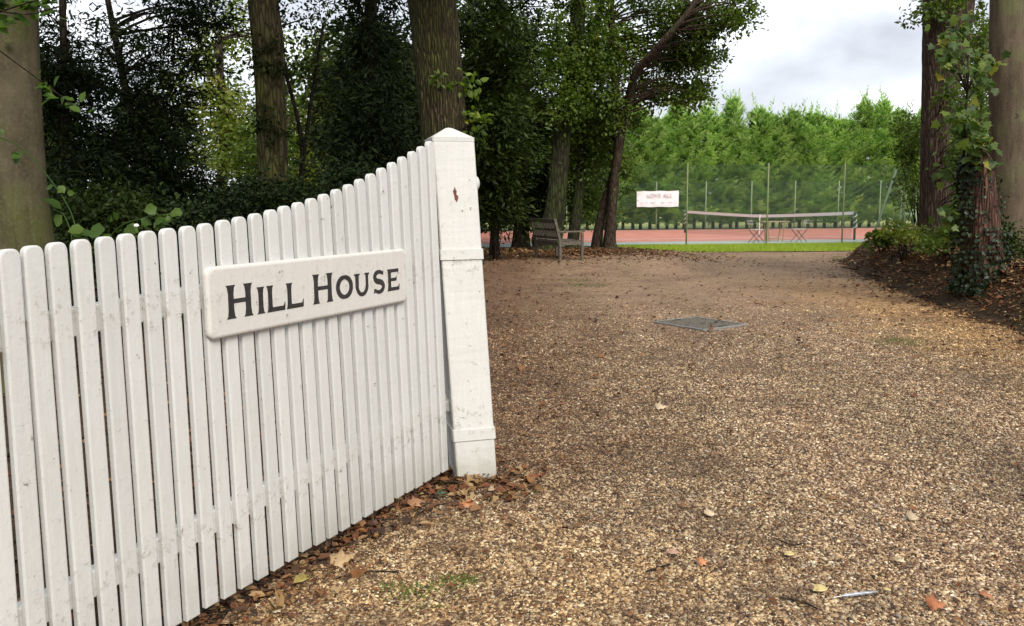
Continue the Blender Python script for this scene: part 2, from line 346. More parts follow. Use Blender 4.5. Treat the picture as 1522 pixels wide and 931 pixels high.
# driveway
def drive_left(y): return np.interp(y, [-2, 2.0, 2.85, 4.46, 5, 7, 12, 17, 19, 20.3, 21.2, 23, 24.9, 26], [-3.2, -1.45, -1.02, -.28, -.3, -.5, -.9, -1.0, -.6, .8, 3.0, 3.9, 4.2, 14])
def in_drive(x, y):
    j = .10 * nz(x, y, 4, 11) + .05 * nz(x, y, 15, 12)
    return (x > drive_left(y) + j) & (y < 25.15 + j) & (toe_dist(x, y) < .15 + j)
def zones(t, vec, c):
    """golden loose stone along the bank and by the gate, darker leaf stained strip beyond the post, two paler wheel tracks"""
    sp = N(t, 'ShaderNodeSeparateXYZ'); nn = noise(t, vec, 1.5, 5, .65)
    wx = math_(t, 'ADD', sp.outputs['X'], math_(t, 'MULTIPLY', math_(t, 'SUBTRACT', nn, .5), 3.2)); t.links.new(vec, sp.inputs[0]); y = sp.outputs['Y']
    wy = math_(t, 'ADD', y, math_(t, 'MULTIPLY', math_(t, 'SUBTRACT', nn, .5), 3.0))
    gold = math_(t, 'MULTIPLY', ramp_fac(t, wx, 3.6, 5.2), ramp_fac(t, y, 17, 13))
    gold = math_(t, 'MAXIMUM', gold, math_(t, 'MULTIPLY', math_(t, 'MULTIPLY', ramp_fac(t, wy, 4.2, 3.1), ramp_fac(t, wx, 1.4, .2)), .4))
    c = mixc(t, math_(t, 'MULTIPLY', gold, .85), c, (1.38, 1.22, .86), 'MULTIPLY')
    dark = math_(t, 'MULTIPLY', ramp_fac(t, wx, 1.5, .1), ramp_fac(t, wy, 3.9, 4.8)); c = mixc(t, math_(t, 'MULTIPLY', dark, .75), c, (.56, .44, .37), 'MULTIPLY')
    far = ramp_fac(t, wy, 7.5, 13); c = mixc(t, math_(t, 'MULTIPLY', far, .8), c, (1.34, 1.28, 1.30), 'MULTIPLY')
    for x0 in (1.9, 3.4):
        tr = math_(t, 'ABSOLUTE', math_(t, 'SUBTRACT', math_(t, 'ADD', math_(t, 'MULTIPLY', wx, .45), math_(t, 'MULTIPLY', sp.outputs['X'], .55)), x0)); c = mixc(t, math_(t, 'MULTIPLY', ramp_fac(t, tr, .55, .15), .45), c, (1.26, 1.20, 1.24), 'MULTIPLY')
    return c
m, t, bs = mat('gravel_bed')
v_ = coords(t)
def vor(sc, feat='F1', vec=None):
    n = N(t, 'ShaderNodeTexVoronoi', feature=feat); n.inputs['Scale'].default_value = sc; t.links.new(vec or v_, n.inputs['Vector']); return n
wob = N(t, 'ShaderNodeVectorMath', operation='ADD'); t.links.new(v_, wob.inputs[0])
v1 = vor(95); v2 = vor(38); big = noise(t, v_, .8, 6, .6); mid = noise(t, v_, 7, 6, .7)
sepc = N(t, 'ShaderNodeSeparateColor'); t.links.new(v1.outputs['Color'], sepc.inputs[0])
PEB = [(0, (.022, .012, .007)), (.17, (.080, .042, .021)), (.37, (.175, .102, .050)), (.58, (.31, .195, .098)), (.75, (.45, .315, .17)), (.88, (.60, .475, .285)), (.93, (.21, .175, .145)), (1, (.82, .70, .49))]
c = ramp(t, PEB); t.links.new(sepc.outputs[0], c.inputs[0])
edge = ramp_fac(t, v1.outputs['Distance'], .35, .75)
c1 = mixc(t, math_(t, 'MULTIPLY', edge, .6), c.outputs[0], (.06, .04, .026))
sep2 = N(t, 'ShaderNodeSeparateColor'); t.links.new(v2.outputs['Color'], sep2.inputs[0])
cc = ramp(t, [(0, (.09, .055, .035)), (.5, (.24, .155, .095)), (1, (.42, .30, .19))]); t.links.new(sep2.outputs[1], cc.inputs[0])
c1 = mixc(t, .5, c1, cc.outputs[0])
dk = math_(t, 'MULTIPLY', ramp_fac(t, mid, .48, .68), .55)
c1 = mixc(t, dk, c1, (.07, .042, .026))
c1 = mixc(t, math_(t, 'MULTIPLY', ramp_fac(t, big, .5, .68), .35), c1, (.30, .22, .12))
c1 = mixc(t, math_(t, 'MULTIPLY', ramp_fac(t, big, .5, .34), .45), c1, (.10, .065, .04))
c1 = zones(t, v_, c1)
t.links.new(c1, bs.inputs['Base Color']); bs.inputs['Roughness'].default_value = .8; bs.inputs['Specular IOR Level'].default_value = .3
inv = math_(t, 'SUBTRACT', 1.0, v1.outputs['Distance'])
bump(t, bs, math_(t, 'ADD', inv, math_(t, 'MULTIPLY', mid, 1.2)), 1.0, .012)
M_BED = m
def drive_z(x, y): return np.where(toe_dist(x, y) > -.3, 0, 0) + .004 + .20 * np.exp(-(np.clip(np.abs(x - .8) - 2.2, 0, 9) / 1.6) ** 2 - (np.clip(np.abs(y - 21.8) - 2.2, 0, 9) / 1.5) ** 2) + .006 * nz(x, y, 1.6, 21)
V, F = grid(np.arange(-3.4, 15, .09), np.arange(-2, 25.6, .09), drive_z, in_drive)
tag(obj('driveway', V, F, M_BED, smooth=True, origin=False), 'brown pea gravel drive sweeping past the gate', 'driveway', kind='structure')

# pebbles on the near part of the drive (uncountable) -> instanced on points by geometry nodes
def ico(nsub=1):
    import bmesh
    bm = bmesh.new(); bmesh.ops.create_icosphere(bm, subdivisions=nsub, radius=1.0)
    r = np.random.default_rng(3)
    return bm
def pebbles():
    import bmesh
    protos = []
    m, t, bs = mat('pebble'); oi = N(t, 'ShaderNodeObjectInfo'); c = ramp(t, PEB); t.links.new(oi.outputs['Random'], c.inputs[0])
    bigp = noise(t, oi.outputs['Location'], .8, 6, .6); midp = noise(t, oi.outputs['Location'], 7, 6, .7)
    cp = mixc(t, math_(t, 'MULTIPLY', ramp_fac(t, midp, .46, .66), .62), c.outputs[0], (.045, .024, .014)); cp = mixc(t, math_(t, 'MULTIPLY', ramp_fac(t, bigp, .50, .36), .45), cp, (.06, .036, .022))
    cp = zones(t, oi.outputs['Location'], cp); t.links.new(cp, bs.inputs['Base Color']); bs.inputs['Roughness'].default_value = .62; bs.inputs['Specular IOR Level'].default_value = .35
    pc = bpy.data.collections.new('pebble_shapes')
    for k in range(5):
        bm = bmesh.new(); bmesh.ops.create_icosphere(bm, subdivisions=1 if k % 2 else 2, radius=1.0)
        for v in bm.verts:
            v.co = Vector(v.co) * (1 + random.uniform(-.16, .16)); v.co.x *= 1.25; v.co.z *= .62
        me = bpy.data.meshes.new('pebble'); bm.to_mesh(me); bm.free(); me.materials.append(m)
        me.polygons.foreach_set('use_smooth', np.ones(len(me.polygons), dtype=bool))
        o = bpy.data.objects.new('pebble', me); pc.objects.link(o); protos.append(o)
    n = 620000
    u = rng.random(n); y = 2.0 * (13 / 2.0) ** u                    # denser near the camera
    x = (rng.random(n) * 1.42 - .70) * y
    k = in_drive(x, y) & (np.abs(x / y) < .72) & (rng.random(n) < np.clip((13 - y) / 7, 0, 1))
    # thin them under the gate's leaf drift
    x, y = x[k], y[k]
    z = drive_z(x, y) + .002
    s = np.clip(rng.lognormal(math.log(.0045), .36, len(x)), .0024, .011) * (1 + np.clip(y - 4, 0, 6) * .05)
    rot = np.stack([rng.uniform(-.5, .5, len(x)), rng.uniform(-.5, .5, len(x)), rng.uniform(0, 6.28, len(x))], 1)
    me = bpy.data.meshes.new('gravel'); me.vertices.add(len(x)); me.vertices.foreach_set('co', np.stack([x, y, z], 1).astype(np.float32).ravel())
    a = me.attributes.new('sc', 'FLOAT', 'POINT'); a.data.foreach_set('value', s.astype(np.float32))
    a = me.attributes.new('rot', 'FLOAT_VECTOR', 'POINT'); a.data.foreach_set('vector', rot.astype(np.float32).ravel())
    o = bpy.data.objects.new('gravel', me); COL.objects.link(o); me.materials.append(m)
    g = bpy.data.node_groups.new('scatter', 'GeometryNodeTree')
    g.interface.new_socket('Geometry', in_out='INPUT', socket_type='NodeSocketGeometry'); g.interface.new_socket('Geometry', in_out='OUTPUT', socket_type='NodeSocketGeometry')
    gi = g.nodes.new('NodeGroupInput'); go = g.nodes.new('NodeGroupOutput'); ip = g.nodes.new('GeometryNodeInstanceOnPoints')
    ci = g.nodes.new('GeometryNodeCollectionInfo'); ci.inputs['Collection'].default_value = pc; ci.inputs['Separate Children'].default_value = True; ci.inputs['Reset Children'].default_value = True
    ip.inputs['Pick Instance'].default_value = True
    a1 = g.nodes.new('GeometryNodeInputNamedAttribute'); a1.data_type = 'FLOAT'; a1.inputs['Name'].default_value = 'sc'
    a2 = g.nodes.new('GeometryNodeInputNamedAttribute'); a2.data_type = 'FLOAT_VECTOR'; a2.inputs['Name'].default_value = 'rot'
    e2r = g.nodes.new('FunctionNodeEulerToRotation')
    g.links.new(gi.outputs[0], ip.inputs['Points']); g.links.new(ci.outputs[0], ip.inputs['Instance']); g.links.new(a1.outputs['Attribute'], ip.inputs['Scale'])
    g.links.new(a2.outputs['Attribute'], e2r.inputs[0]); g.links.new(e2r.outputs[0], ip.inputs['Rotation']); g.links.new(ip.outputs[0], go.inputs[0])
    md = o.modifiers.new('scatter', 'NODES'); md.node_group = g
    tag(o, 'loose mixed pea gravel on the near drive', 'gravel', kind='stuff')
pebbles()

# tennis court: red playing area inside a green surround (sheets a few millimetres apart)
u_ = np.array([.955, .296]); w_ = np.array([-.296, .955])        # along the near fence, across the court
O_ = np.array([5.92, 28.75])
def cq(a, b, z): p = O_ + u_ * a + w_ * b; return (p[0], p[1], z)
ang = math.atan2(u_[1], u_[0])
cu = np.array([.999, .035]); cw = np.array([-.035, .999])
def rectsheet(x0, x1, y0, y1, z): return [(x0, y0, z), (x1, y0, z), (x1, y1, z), (x0, y1, z)]
def m_court(name, c, c2):
    m, t, bs = mat(name); n_ = noise(t, coords(t), 1.2, 7, .65); n2 = noise(t, coords(t), 25, 5)
    r = ramp(t, [(.35, c), (.65, c2)]); t.links.new(n_, r.inputs[0]); cx = mixc(t, math_(t, 'MULTIPLY', ramp_fac(t, n2, .5, .7), .3), r.outputs[0], tuple(v * .6 for v in c)); t.links.new(cx, bs.inputs['Base Color']); bs.inputs['Roughness'].default_value = .85
    return m
M_RCOURT = m_court('red_court', (.46, .15, .11), (.58, .25, .19)); M_GCOURT = m_court('green_court', (.34, .40, .34), (.46, .50, .44))
court = obj('tennis_court', [(-16, 28.5, .010), (30, 28.9, .010), (30, 45.6, .010), (-16, 45.2, .010)], [(0, 1, 2, 3)], M_GCOURT, origin=False)
tag(court, 'red tennis court with green surround behind wire fencing', 'tennis court', kind='structure')
red = obj('playing_surface', [(-15.6, 30.0, .014), (29, 33.6, .014), (29, 45.0, .014), (-15.6, 44.6, .014)], [(0, 1, 2, 3)], M_RCOURT, court)
M_WLINE = m_simple('court_line_paint', (.62, .60, .58), .7, b=.05)
mb = MB()
for (p, q) in (((-15, 29.7), (28, 33.2)), ((-15, 32.3), (28, 35.6)), ((8.9, 40.0), (12.6, 28.8))):
    p = np.array(p); q = np.array(q); d = (q - p) / np.linalg.norm(q - p); nn = np.array([-d[1], d[0]]) * (.09 if p[0] < 0 else .03)
    mb.add([(*(p - nn), .018), (*(q - nn), .018), (*(q + nn), .018), (*(p + nn), .018)], [(0, 1, 2, 3)])
mb.build('line_marking', M_WLINE, court)

# lawn strip with blades
m, t, bs = mat('lawn'); nb = noise(t, coords(t), 6, 6); c = ramp(t, [(.3, (.17, .24, .025)), (.7, (.30, .34, .06))]); t.links.new(nb, c.inputs[0]); t.links.new(c.outputs[0], bs.inputs['Base Color']); bs.inputs['Roughness'].default_value = .9
def lawn_ok(x, y): j = .15 * nz(x, y, 3, 31); return (y > 24.75 + j + .25 * np.clip(5.3 - x, 0, 4)) & (y < 28.6 + .01 * x) & (x > 3.2 + j)
V, F = grid(np.arange(2, 22, .15), np.arange(24.4, 29, .1), lambda x, y: hgt(x, y) * 0 + .022, lawn_ok)
tag(obj('lawn', V, F, m, origin=False), 'strip of bright mown grass in front of the court fence', 'grass', kind='structure')
def blades(n, xr, yr, ok, hh, w, zf, name, mt, lab):
    x = rng.uniform(*xr, n); y = rng.uniform(*yr, n); k = ok(x, y); x, y = x[k], y[k]; n = len(x)
    z = zf(x, y); a = rng.uniform(0, 6.28, n); h = hh * rng.uniform(.5, 1.3, n); b = np.stack([x, y, z], 1)
    s = np.stack([np.cos(a), np.sin(a), 0 * a], 1) * w; tip = b + np.stack([rng.normal(0, .4, n) * h, rng.normal(0, .4, n) * h, h], 1)
    V = np.stack([b - s, b + s, tip], 1).reshape(-1, 3); F = np.arange(3 * n).reshape(-1, 3)
    return tag(obj(name, V, F, mt, attr=rng.random(n), origin=False), lab, 'grass', kind='stuff')
blades(70000, (3, 20), (24.3, 28.7), lawn_ok, .07, .010, lambda x, y: 0 * x + .020, 'grass', M_GRASS, 'short bright green grass along the court fence')

# ------------------------------------------------------------------ leaves
def unit(v): return v / (np.linalg.norm(v, axis=-1, keepdims=True) + 1e-9)
def leafmesh(P, Nn, D, Ln, Wd, fold=.25):
    """oval leaves of two folded halves: P base points, Nn normals, D directions"""
    n = len(P); D = unit(D); S = unit(np.cross(D, Nn)); Nn = np.cross(S, D)
    Ln = np.broadcast_to(Ln, (n,))[:, None]; Wd = np.broadcast_to(Wd, (n,))[:, None]
    b = P; tip = P + D * Ln - Nn * Ln * .12
    r1 = P + D * Ln * .32 + S * Wd * .5 + Nn * Wd * fold; l1 = P + D * Ln * .32 - S * Wd * .5 + Nn * Wd * fold
    r2 = P + D * Ln * .68 + S * Wd * .42 + Nn * Wd * fold * .6; l2 = P + D * Ln * .68 - S * Wd * .42 + Nn * Wd * fold * .6
    V = np.stack([b, r1, r2, tip, l2, l1], 1).reshape(-1, 3)
    i = np.arange(n)[:, None] * 6
    F = np.concatenate([i + np.array([[0, 1, 2, 3]]), i + np.array([[0, 3, 4, 5]])], 1).reshape(-1, 4)
    return V, F
def rhomb(P, Nn, D, Ln, Wd):
    n = len(P); D = unit(D); S = unit(np.cross(D, Nn)); Ln = np.broadcast_to(Ln, (n,))[:, None]; Wd = np.broadcast_to(Wd, (n,))[:, None]
    V = np.stack([P, P + D * Ln * .5 + S * Wd * .5, P + D * Ln, P + D * Ln * .45 - S * Wd * .5], 1).reshape(-1, 3)
    return V, np.arange(4 * n).reshape(-1, 4)
def blob_clumps(blobs):
    """blobs: (px,py,Y,rx_px,ry_px,rdepth,nclumps) -> world clump centres"""
    C = []
    for (px, py, Y, rx, ry, rd, n) in blobs:
        c = at(px, py, Y); s = Y / FPX; q = unit(rng.normal(size=(n, 3))) * (rng.random((n, 1)) ** .42)
        C.append(c + q * np.array([rx * s, rd, ry * s]))
    return np.concatenate(C)
def foliage(C, nleaf, cr, ln, wd, kind='oval', up=.55, droop=0.0, flat=.6):
    """clumps of leaves round each centre"""
    n = len(C) * nleaf; ci = np.repeat(np.arange(len(C)), nleaf)
    sc = rng.uniform(.6, 1.4, len(C))[ci][:, None]
    tilt = unit(np.array([0, 0, 1.0]) + rng.normal(0, .35, (len(C), 3)))[ci]
    q = rng.normal(size=(n, 3)) * .5; q -= tilt * (np.sum(q * tilt, 1, keepdims=True)) * (1 - flat)
    P = C[ci] + q * cr * sc - np.array([0, 0, 1]) * droop * cr * (np.sum(q * q, 1, keepdims=True))
    Nn = unit(tilt * up + rng.normal(0, .42, (n, 3))); D = unit(q * 1.2 + rng.normal(0, .6, (n, 3)) - np.array([0, 0, droop]))
    D = unit(D - Nn * np.sum(D * Nn, 1, keepdims=True))
    s = rng.uniform(.65, 1.25, n); crnd = rng.random(len(C))[ci]
    V, F = (leafmesh if kind == 'oval' else rhomb)(P, Nn, D, ln * s, wd * s)
    r = np.clip(.55 * rng.random(n) + .45 * crnd, 0, 1)
    return V, F, (np.repeat(r, 2) if kind == 'oval' else r)
def twigs(mbv, C, path, rad, frac=.6, r0=.03):
    """thin curved branches from the trunk path to a share of the clumps"""
    P = np.asarray(path, float); V = mbv
    for c in C[rng.random(len(C)) < frac]:
        d = np.linalg.norm(P - c, axis=1) + np.clip(P[:, 2] - c[2] + .3, 0, 99) * 2; k = int(np.argmin(d)); p = P[k]
        L_ = np.linalg.norm(c - p)
        if L_ < .15: continue
        mid = (p + c) / 2 + np.array([0, 0, .12 * L_]) + rng.normal(0, .06 * L_, 3)
        r = min(r0, .012 + .012 * L_); V.tube(smoothpath([p, mid, c + (c - mid) * .15], 6), np.linspace(r, .004, 6), 4, cap=False)
def trunk_disp(seed, flare=.0, lump=.06, ridges=0):
    r = np.random.default_rng(seed); ph = r.uniform(0, 6.28, 12)
    def f(t_, a):
        o = 1 + lump * (np.sin(2 * a + ph[0] + 3 * t_) * .6 + np.sin(3 * a + ph[1] - 5 * t_) * .4 + .5 * np.sin(9 * t_ + ph[2]) * np.sin(a + ph[3]))
        o = o + lump * .25 * np.sin(7 * a + ph[4] + 11 * t_)
        if ridges: o = o + .018 * np.sin(ridges * a + 3 * np.sin(9 * t_ + ph[5])) + .012 * np.sin(ridges * 1.7 * a + ph[6] + 5 * np.sin(14 * t_))
        if flare: o = o + flare * np.exp(-t_ * 14) * (.6 + .4 * np.maximum(0, np.sin(5 * a + ph[7])) * 1.6)
        return o
    return f
def pxpath(pts):
    """(px, py, Y, halfwidth_px) -> world path and radii"""
    P = np.array([at(a, b, Y) for a, b, Y, w in pts]); R = np.array([w * Y / FPX for a, b, Y, w in pts])
    return P, R
def trunk_obj(parent, path, rad, mt, seed=0, n=24, m_=40, flare=.3, lump=.06, ridges=0, extra=None, name='trunk'):
    PR = smoothpath(np.concatenate([path, rad[:, None]], 1), m_)
    V, F = tube(PR[:, :3], PR[:, 3], n, disp=trunk_disp(seed, flare, lump, ridges))
    mb = MB(); mb.add(V, F)
    if extra: extra(mb)
    return mb.build(name, mt, parent, smooth=True)

# ------------------------------------------------------------------ gate
gb = np.array([-.354396, 4.462465, 0.0]); gd = np.array([.430453, .902613, 0]); gn = np.array([.902613, -.430453, 0])
GA = np.stack([gd, gn, [0, 0, 1]])
def G(s, z, o=0.0): return gb + gd * s + gn * o + np.array([0, 0, z])
gate = thing('picket_gate', 'white painted picket gate with curved top carrying a house name board', 'gate', G(-1.4, 0))
TOPX = [-2.378, -2.308, -2.231, -2.150, -2.068, -1.987, -1.905, -1.822, -1.738, -1.655, -1.571, -1.489, -1.404, -1.318, -1.236, -1.153, -1.070, -.985, -.898, -.812, -.727, -.640, -.551, -.461, -.371, -.281, -.197, -.114]
TOPZ = [1.387, 1.393, 1.399, 1.404, 1.409, 1.415, 1.421, 1.427, 1.432, 1.439, 1.449, 1.459, 1.470, 1.483, 1.497, 1.511, 1.527, 1.545, 1.566, 1.588, 1.613, 1.639, 1.668, 1.697, 1.727, 1.757, 1.786, 1.816]
def picket(st, sb, zt, zb, w=.060, th=.023):
    """front outline with domed top; chamfered front edge, leaning from sb (bottom) to st (top)"""
    a = np.linspace(0, math.pi, 13); rw = w / 2; hh = .030
    top = [(rw * np.sign(math.cos(x)) * abs(math.cos(x)) ** .72, zt - hh + hh * abs(math.sin(x)) ** .8) for x in a]
    out = [(rw, zb)] + top + [(-rw, zb)]
    n = len(out)
    def S(z): return sb + (st - sb) * (z - zb) / (zt - zb)
    rings = []
    for off, ins in ((-th, .001), (-.005, 0), (-.0012, .0022), (0, .006)):
        cx, cz = 0, (zt + zb) / 2
        r = []
        for (x, z) in out:
            k = 1 - ins / rw; zz = z - ins if z > zb + .01 else z + ins
            r.append(G(S(zz) + x * k, zz, off))
        rings.append(r)
    mb = MB(); V = [p for r in rings for p in r]; F = []
    for k in range(3):
        for j in range(n): F.append((k * n + j, k * n + (j + 1) % n, (k + 1) * n + (j + 1) % n, (k + 1) * n + j))
    F.append(tuple(range(3 * n, 4 * n))); F.append(tuple(range(n - 1, -1, -1)))
    return V, F
pk = list(zip(TOPX, TOPZ))
for k in range(1, 6): pk.insert(0, (-2.378 - .078 * k, 1.387 - .006 * k))
for i, (s, z) in enumerate(pk):
    ii = i - 5; sb = -1.819 + .0895 * (ii - 7) if ii >= 7 else -1.819 + .0825 * (ii - 7)
    V, F = picket(s + random.uniform(-.0015, .0015), sb + random.uniform(-.0015, .0015), z, .052 + random.uniform(-.006, .006), .0605 + random.uniform(-.001, .001))
    obj('picket', V, F, M_PAINT, gate)
for (z0, sl_) in ((1.172, .045), (.343, .043)):
    mb = MB(); p = G(-2.86, z0 + sl_ * (-2.86 + 1.8), -.046); q = G(.035, z0 + sl_ * (.035 + 1.8), -.046)
    mb.bar(p, q, .044, .088, up=(0, 0, 1), bev=.004); mb.build('rail', M_PAINT, gate)
mb = MB(); mb.bar(G(.0, .08, -.046), G(-.10, 1.70, -.046), .05, .05, up=tuple(gn), bev=.004); mb.build('stile', M_PAINT, gate)
# name board
def Gs(s_, z_, o_=0.0): return G(-1.693 + (s_ + 1.716) * 1.285 / 1.276, z_ - .004, o_ - .021)
def board():
    x0, x1, z0, z1, r = -1.716, -.440, 1.032, 1.290, .028; out = []
    for cx, cz, a0 in ((x1 - r, z0 + r, -90), (x1 - r, z1 - r, 0), (x0 + r, z1 - r, 90), (x0 + r, z0 + r, 180)):
        for k in range(7): a = math.radians(a0 + 15 * k); out.append((cx + r * math.cos(a), cz + r * math.sin(a)))
    n = len(out); cx, cz = (x0 + x1) / 2, (z0 + z1) / 2; V = []; F = []
    for off, ins in ((.0225, 0), (.034, 0), (.0395, .002), (.043, .006), (.045, .012)):
        for (x, z) in out:
            V.append(Gs(x - ins * np.sign(x - cx), z - ins * np.sign(z - cz), off))
    for k in range(4):
        for j in range(n): F.append((k * n + j, k * n + (j + 1) % n, (k + 1) * n + (j + 1) % n, (k + 1) * n + j))
    F.append(tuple(range(4 * n, 5 * n))); F.append(tuple(range(n - 1, -1, -1)))
    return obj('name_board', V, F, M_SIGN, gate)
bd = board()
# lettering: HILL HOUSE in small capitals, flared strokes
def poly(pts, o=.0465):
    n = len(pts); return [Gs(x, z, o) for x, z in pts] + [Gs(x, z, .0452) for x, z in pts], [tuple(range(n))] + [(j, (j + 1) % n, n + (j + 1) % n, n + j) for j in range(n)]
let = MB()
def stem(x, z0, z1, w, fl=.55, both=True):
    """vertical stroke with flared serif ends"""
    h = z1 - z0; sw = w * (1 + fl) / 2; hw = w / 2; d = h * .07
    pts = [(x - sw, z0), (x + sw, z0), (x + hw * 1.15, z0 + d), (x + hw * .92, z0 + h * .25), (x + hw * .9, z0 + h * .75), (x + hw * 1.15, z1 - d), (x + sw, z1), (x - sw, z1), (x - hw * 1.15, z1 - d), (x - hw * .9, z0 + h * .75), (x - hw * .92, z0 + h * .25), (x - hw * 1.15, z0 + d)]
    let.add(*poly(pts))
def hbar(x0, x1, z, w, tip=0, tdir=1):
    pts = [(x0, z - w / 2), (x1, z - w / 2), (x1 + (.004 if tip else 0), z - w / 2 - (tip if tdir < 0 else 0)), (x1 + (.006 if tip else 0), z + w / 2 + (tip if tdir > 0 else 0)), (x1 - (.004 if tip else 0), z + w / 2), (x0, z + w / 2)]
    let.add(*poly(pts, .0468))
def Hh(x0, x1, z0, z1, w): stem(x0 + w * .8, z0, z1, w); stem(x1 - w * .8, z0, z1, w); hbar(x0 + w * .8, x1 - w * .8, z0 + (z1 - z0) * .52, .0155)
ZB = 1.0965; ZC = 1.2185; ZS = 1.198
Hh(-1.634, -1.499, ZB, ZC, .030)
stem(-1.457, ZB, ZS, .027)
for x in (-1.406, -1.296): stem(x, ZB, ZS, .025); hbar(x - .01, x + .078, ZB + .0085, .017, .016, 1)
Hh(-1.154, -1.020, ZB, ZC, .028)
def stroke(path, wid, o=.0468):
    P = np.array(path, float); T = unit(np.gradient(P, axis=0)); Q = np.stack([-T[:, 1], T[:, 0]], 1); w = np.array(wid)[:, None] / 2
    A = P + Q * w; B = P - Q * w; n = len(P)
    V = [Gs(x, z, o) for x, z in A] + [Gs(x, z, o) for x, z in B] + [Gs(x, z, .0452) for x, z in A] + [Gs(x, z, .0452) for x, z in B]
    F = []
    for j in range(n - 1): F += [(j, j + 1, n + j + 1, n + j), (j, 2 * n + j, 2 * n + j + 1, j + 1), (n + j, n + j + 1, 3 * n + j + 1, 3 * n + j)]
    F += [(0, n, 3 * n, 2 * n), (n - 1, 3 * n - 1, 4 * n - 1, 2 * n - 1)]
    let.add(V, F)
a = np.linspace(0, 2 * math.pi, 41); ox, oz, orx, orz = -.940, (ZB + ZS) / 2 + .002, .047, .0425
stroke([(ox + orx * math.cos(q), oz + orz * math.sin(q)) for q in a], [.0165 + .009 * abs(math.cos(q)) for q in a])
ux0, ux1 = -.849, -.775
p = [(ux0, ZS - .004)] + [(ux0, ZS - .02), (ux0, ZB + .05)] + [((ux0 + ux1) / 2 - (ux1 - ux0) / 2 * math.cos(q), ZB + .046 - .038 * math.sin(q)) for q in np.linspace(.1, math.pi - .1, 13)] + [(ux1, ZB + .05), (ux1, ZS - .02), (ux1, ZS - .004)]
stroke(p, [.026, .024, .023] + [.0215 - .004 * math.sin(q) for q in np.linspace(0, math.pi, 13)] + [.019, .019, .021])
hbar(ux0 - .020, ux0 + .020, ZS - .003, .007); hbar(ux1 - .017, ux1 + .017, ZS - .003, .007)
sx, sz, sr = -.682, (ZB + ZS) / 2 + .002, .027
pp = []
for q in np.linspace(math.radians(28), math.radians(270), 15): pp.append((sx + .002 + .034 * math.cos(q), sz + .0235 + .0225 * math.sin(q)))
for q in np.linspace(math.radians(90), math.radians(-152), 15)[1:]: pp.append((sx + .036 * math.cos(q), sz - .0235 + .0235 * math.sin(q)))
nS = len(pp); stroke(pp, [.013 + .012 * math.sin(math.pi * (k / (nS - 1))) for k in range(nS)])
let.add(*poly([(sx + .027, sz + .034), (sx + .036, sz + .030), (sx + .038, sz + .050), (sx + .031, sz + .047)]))
let.add(*poly([(sx - .029, sz - .036), (sx - .038, sz - .030), (sx - .040, sz - .052), (sx - .032, sz - .050)]))
stem(-.594, ZB + .001, ZS + .002, .025)
hbar(-.60, -.524, ZS - .006, .015, .012, -1); hbar(-.60, -.540, (ZB + ZS) / 2 + .003, .0145, .006, 1); hbar(-.60, -.518, ZB + .009, .016, .015, 1)
let.build('lettering', m_simple('worn_black_lettering', (.022, .019, .018), .5, var=.5, scale=60, b=.5), bd)
for sx_, sz_ in ((-1.69, 1.262), (-.466, 1.262), (-1.69, 1.060), (-.466, 1.060)):
    mb = MB(); mb.tube([Gs(sx_, sz_, .0445), Gs(sx_, sz_, .0458), Gs(sx_, sz_, .0462)], [.0038, .0038, .001], 10); mb.build('screw', M_SIGN, bd)

# ------------------------------------------------------------------ gate post (leaning)
post = thing('gate_post', 'square white painted timber gate post with pyramid top and peeling paint', 'gate post', (-.19, 4.56, 0))
YA = math.radians(16); pw = .222
pc0 = np.array([-.303, 4.42, 0]); px_ = np.array([math.cos(YA), math.sin(YA), 0]); py_ = np.array([-math.sin(YA), math.cos(YA), 0])
LEAN = np.array([-.0545, .004, 1.0])
def Pp(a, b, z): return pc0 + px_ * a + py_ * b + LEAN * z
def pbox(mb, a0, a1, b0, b1, z0, z1, ch=.006):
    ring = [(a0 + ch, b0), (a1 - ch, b0), (a1, b0 + ch), (a1, b1 - ch), (a1 - ch, b1), (a0 + ch, b1), (a0, b1 - ch), (a0, b0 + ch)]
    nz_ = max(2, int((z1 - z0) / .02)); Z = np.linspace(z0, z1, nz_); V = []
    for k, z in enumerate(Z):
        for (p, q) in ring:
            j = random.uniform(-.0004, .0004); V.append(Pp(p + j, q + j, z))
    F = [(k * 8 + j, k * 8 + (j + 1) % 8, (k + 1) * 8 + (j + 1) % 8, (k + 1) * 8 + j) for k in range(nz_ - 1) for j in range(8)]
    F += [tuple(range(7, -1, -1)), tuple((nz_ - 1) * 8 + j for j in range(8))]
    mb.add(V, F)
mb = MB(); pbox(mb, 0, pw, 0, pw, -.1, 1.82); mb.build('shaft', M_POST, post)
mb = MB(); e = .001; z0 = 1.82
pbox(mb, -e, pw + e, -e, pw + e, 1.821, 1.842, .006)
k_ = .42; V = [Pp(-e + .004, -e + .004, 1.8425), Pp(pw + e - .004, -e + .004, 1.8425), Pp(pw + e - .004, pw + e - .004, 1.8425), Pp(-e + .004, pw + e - .004, 1.8425), *[Pp(pw / 2 + sx_ * .018, pw / 2 + sy_ * .018, 1.8955) for sx_, sy_ in ((-1, -1), (1, -1), (1, 1), (-1, 1))], Pp(pw / 2, pw / 2, 1.900)]
mb.add(V, [(0, 1, 5, 4), (1, 2, 6, 5), (2, 3, 7, 6), (3, 0, 4, 7), (4, 5, 8), (5, 6, 8), (6, 7, 8), (7, 4, 8), (3, 2, 1, 0)]); mb.build('cap', M_POST, post)
for zz, hh_ in ((1.205, .055), (.222, .062)):
    mb = MB(); pbox(mb, -.007, pw + .007, -.007, pw + .007, zz, zz + hh_, .005); mb.build('band', M_POST, post)
mb = MB(); c0 = Pp(pw, .08, 1.605)
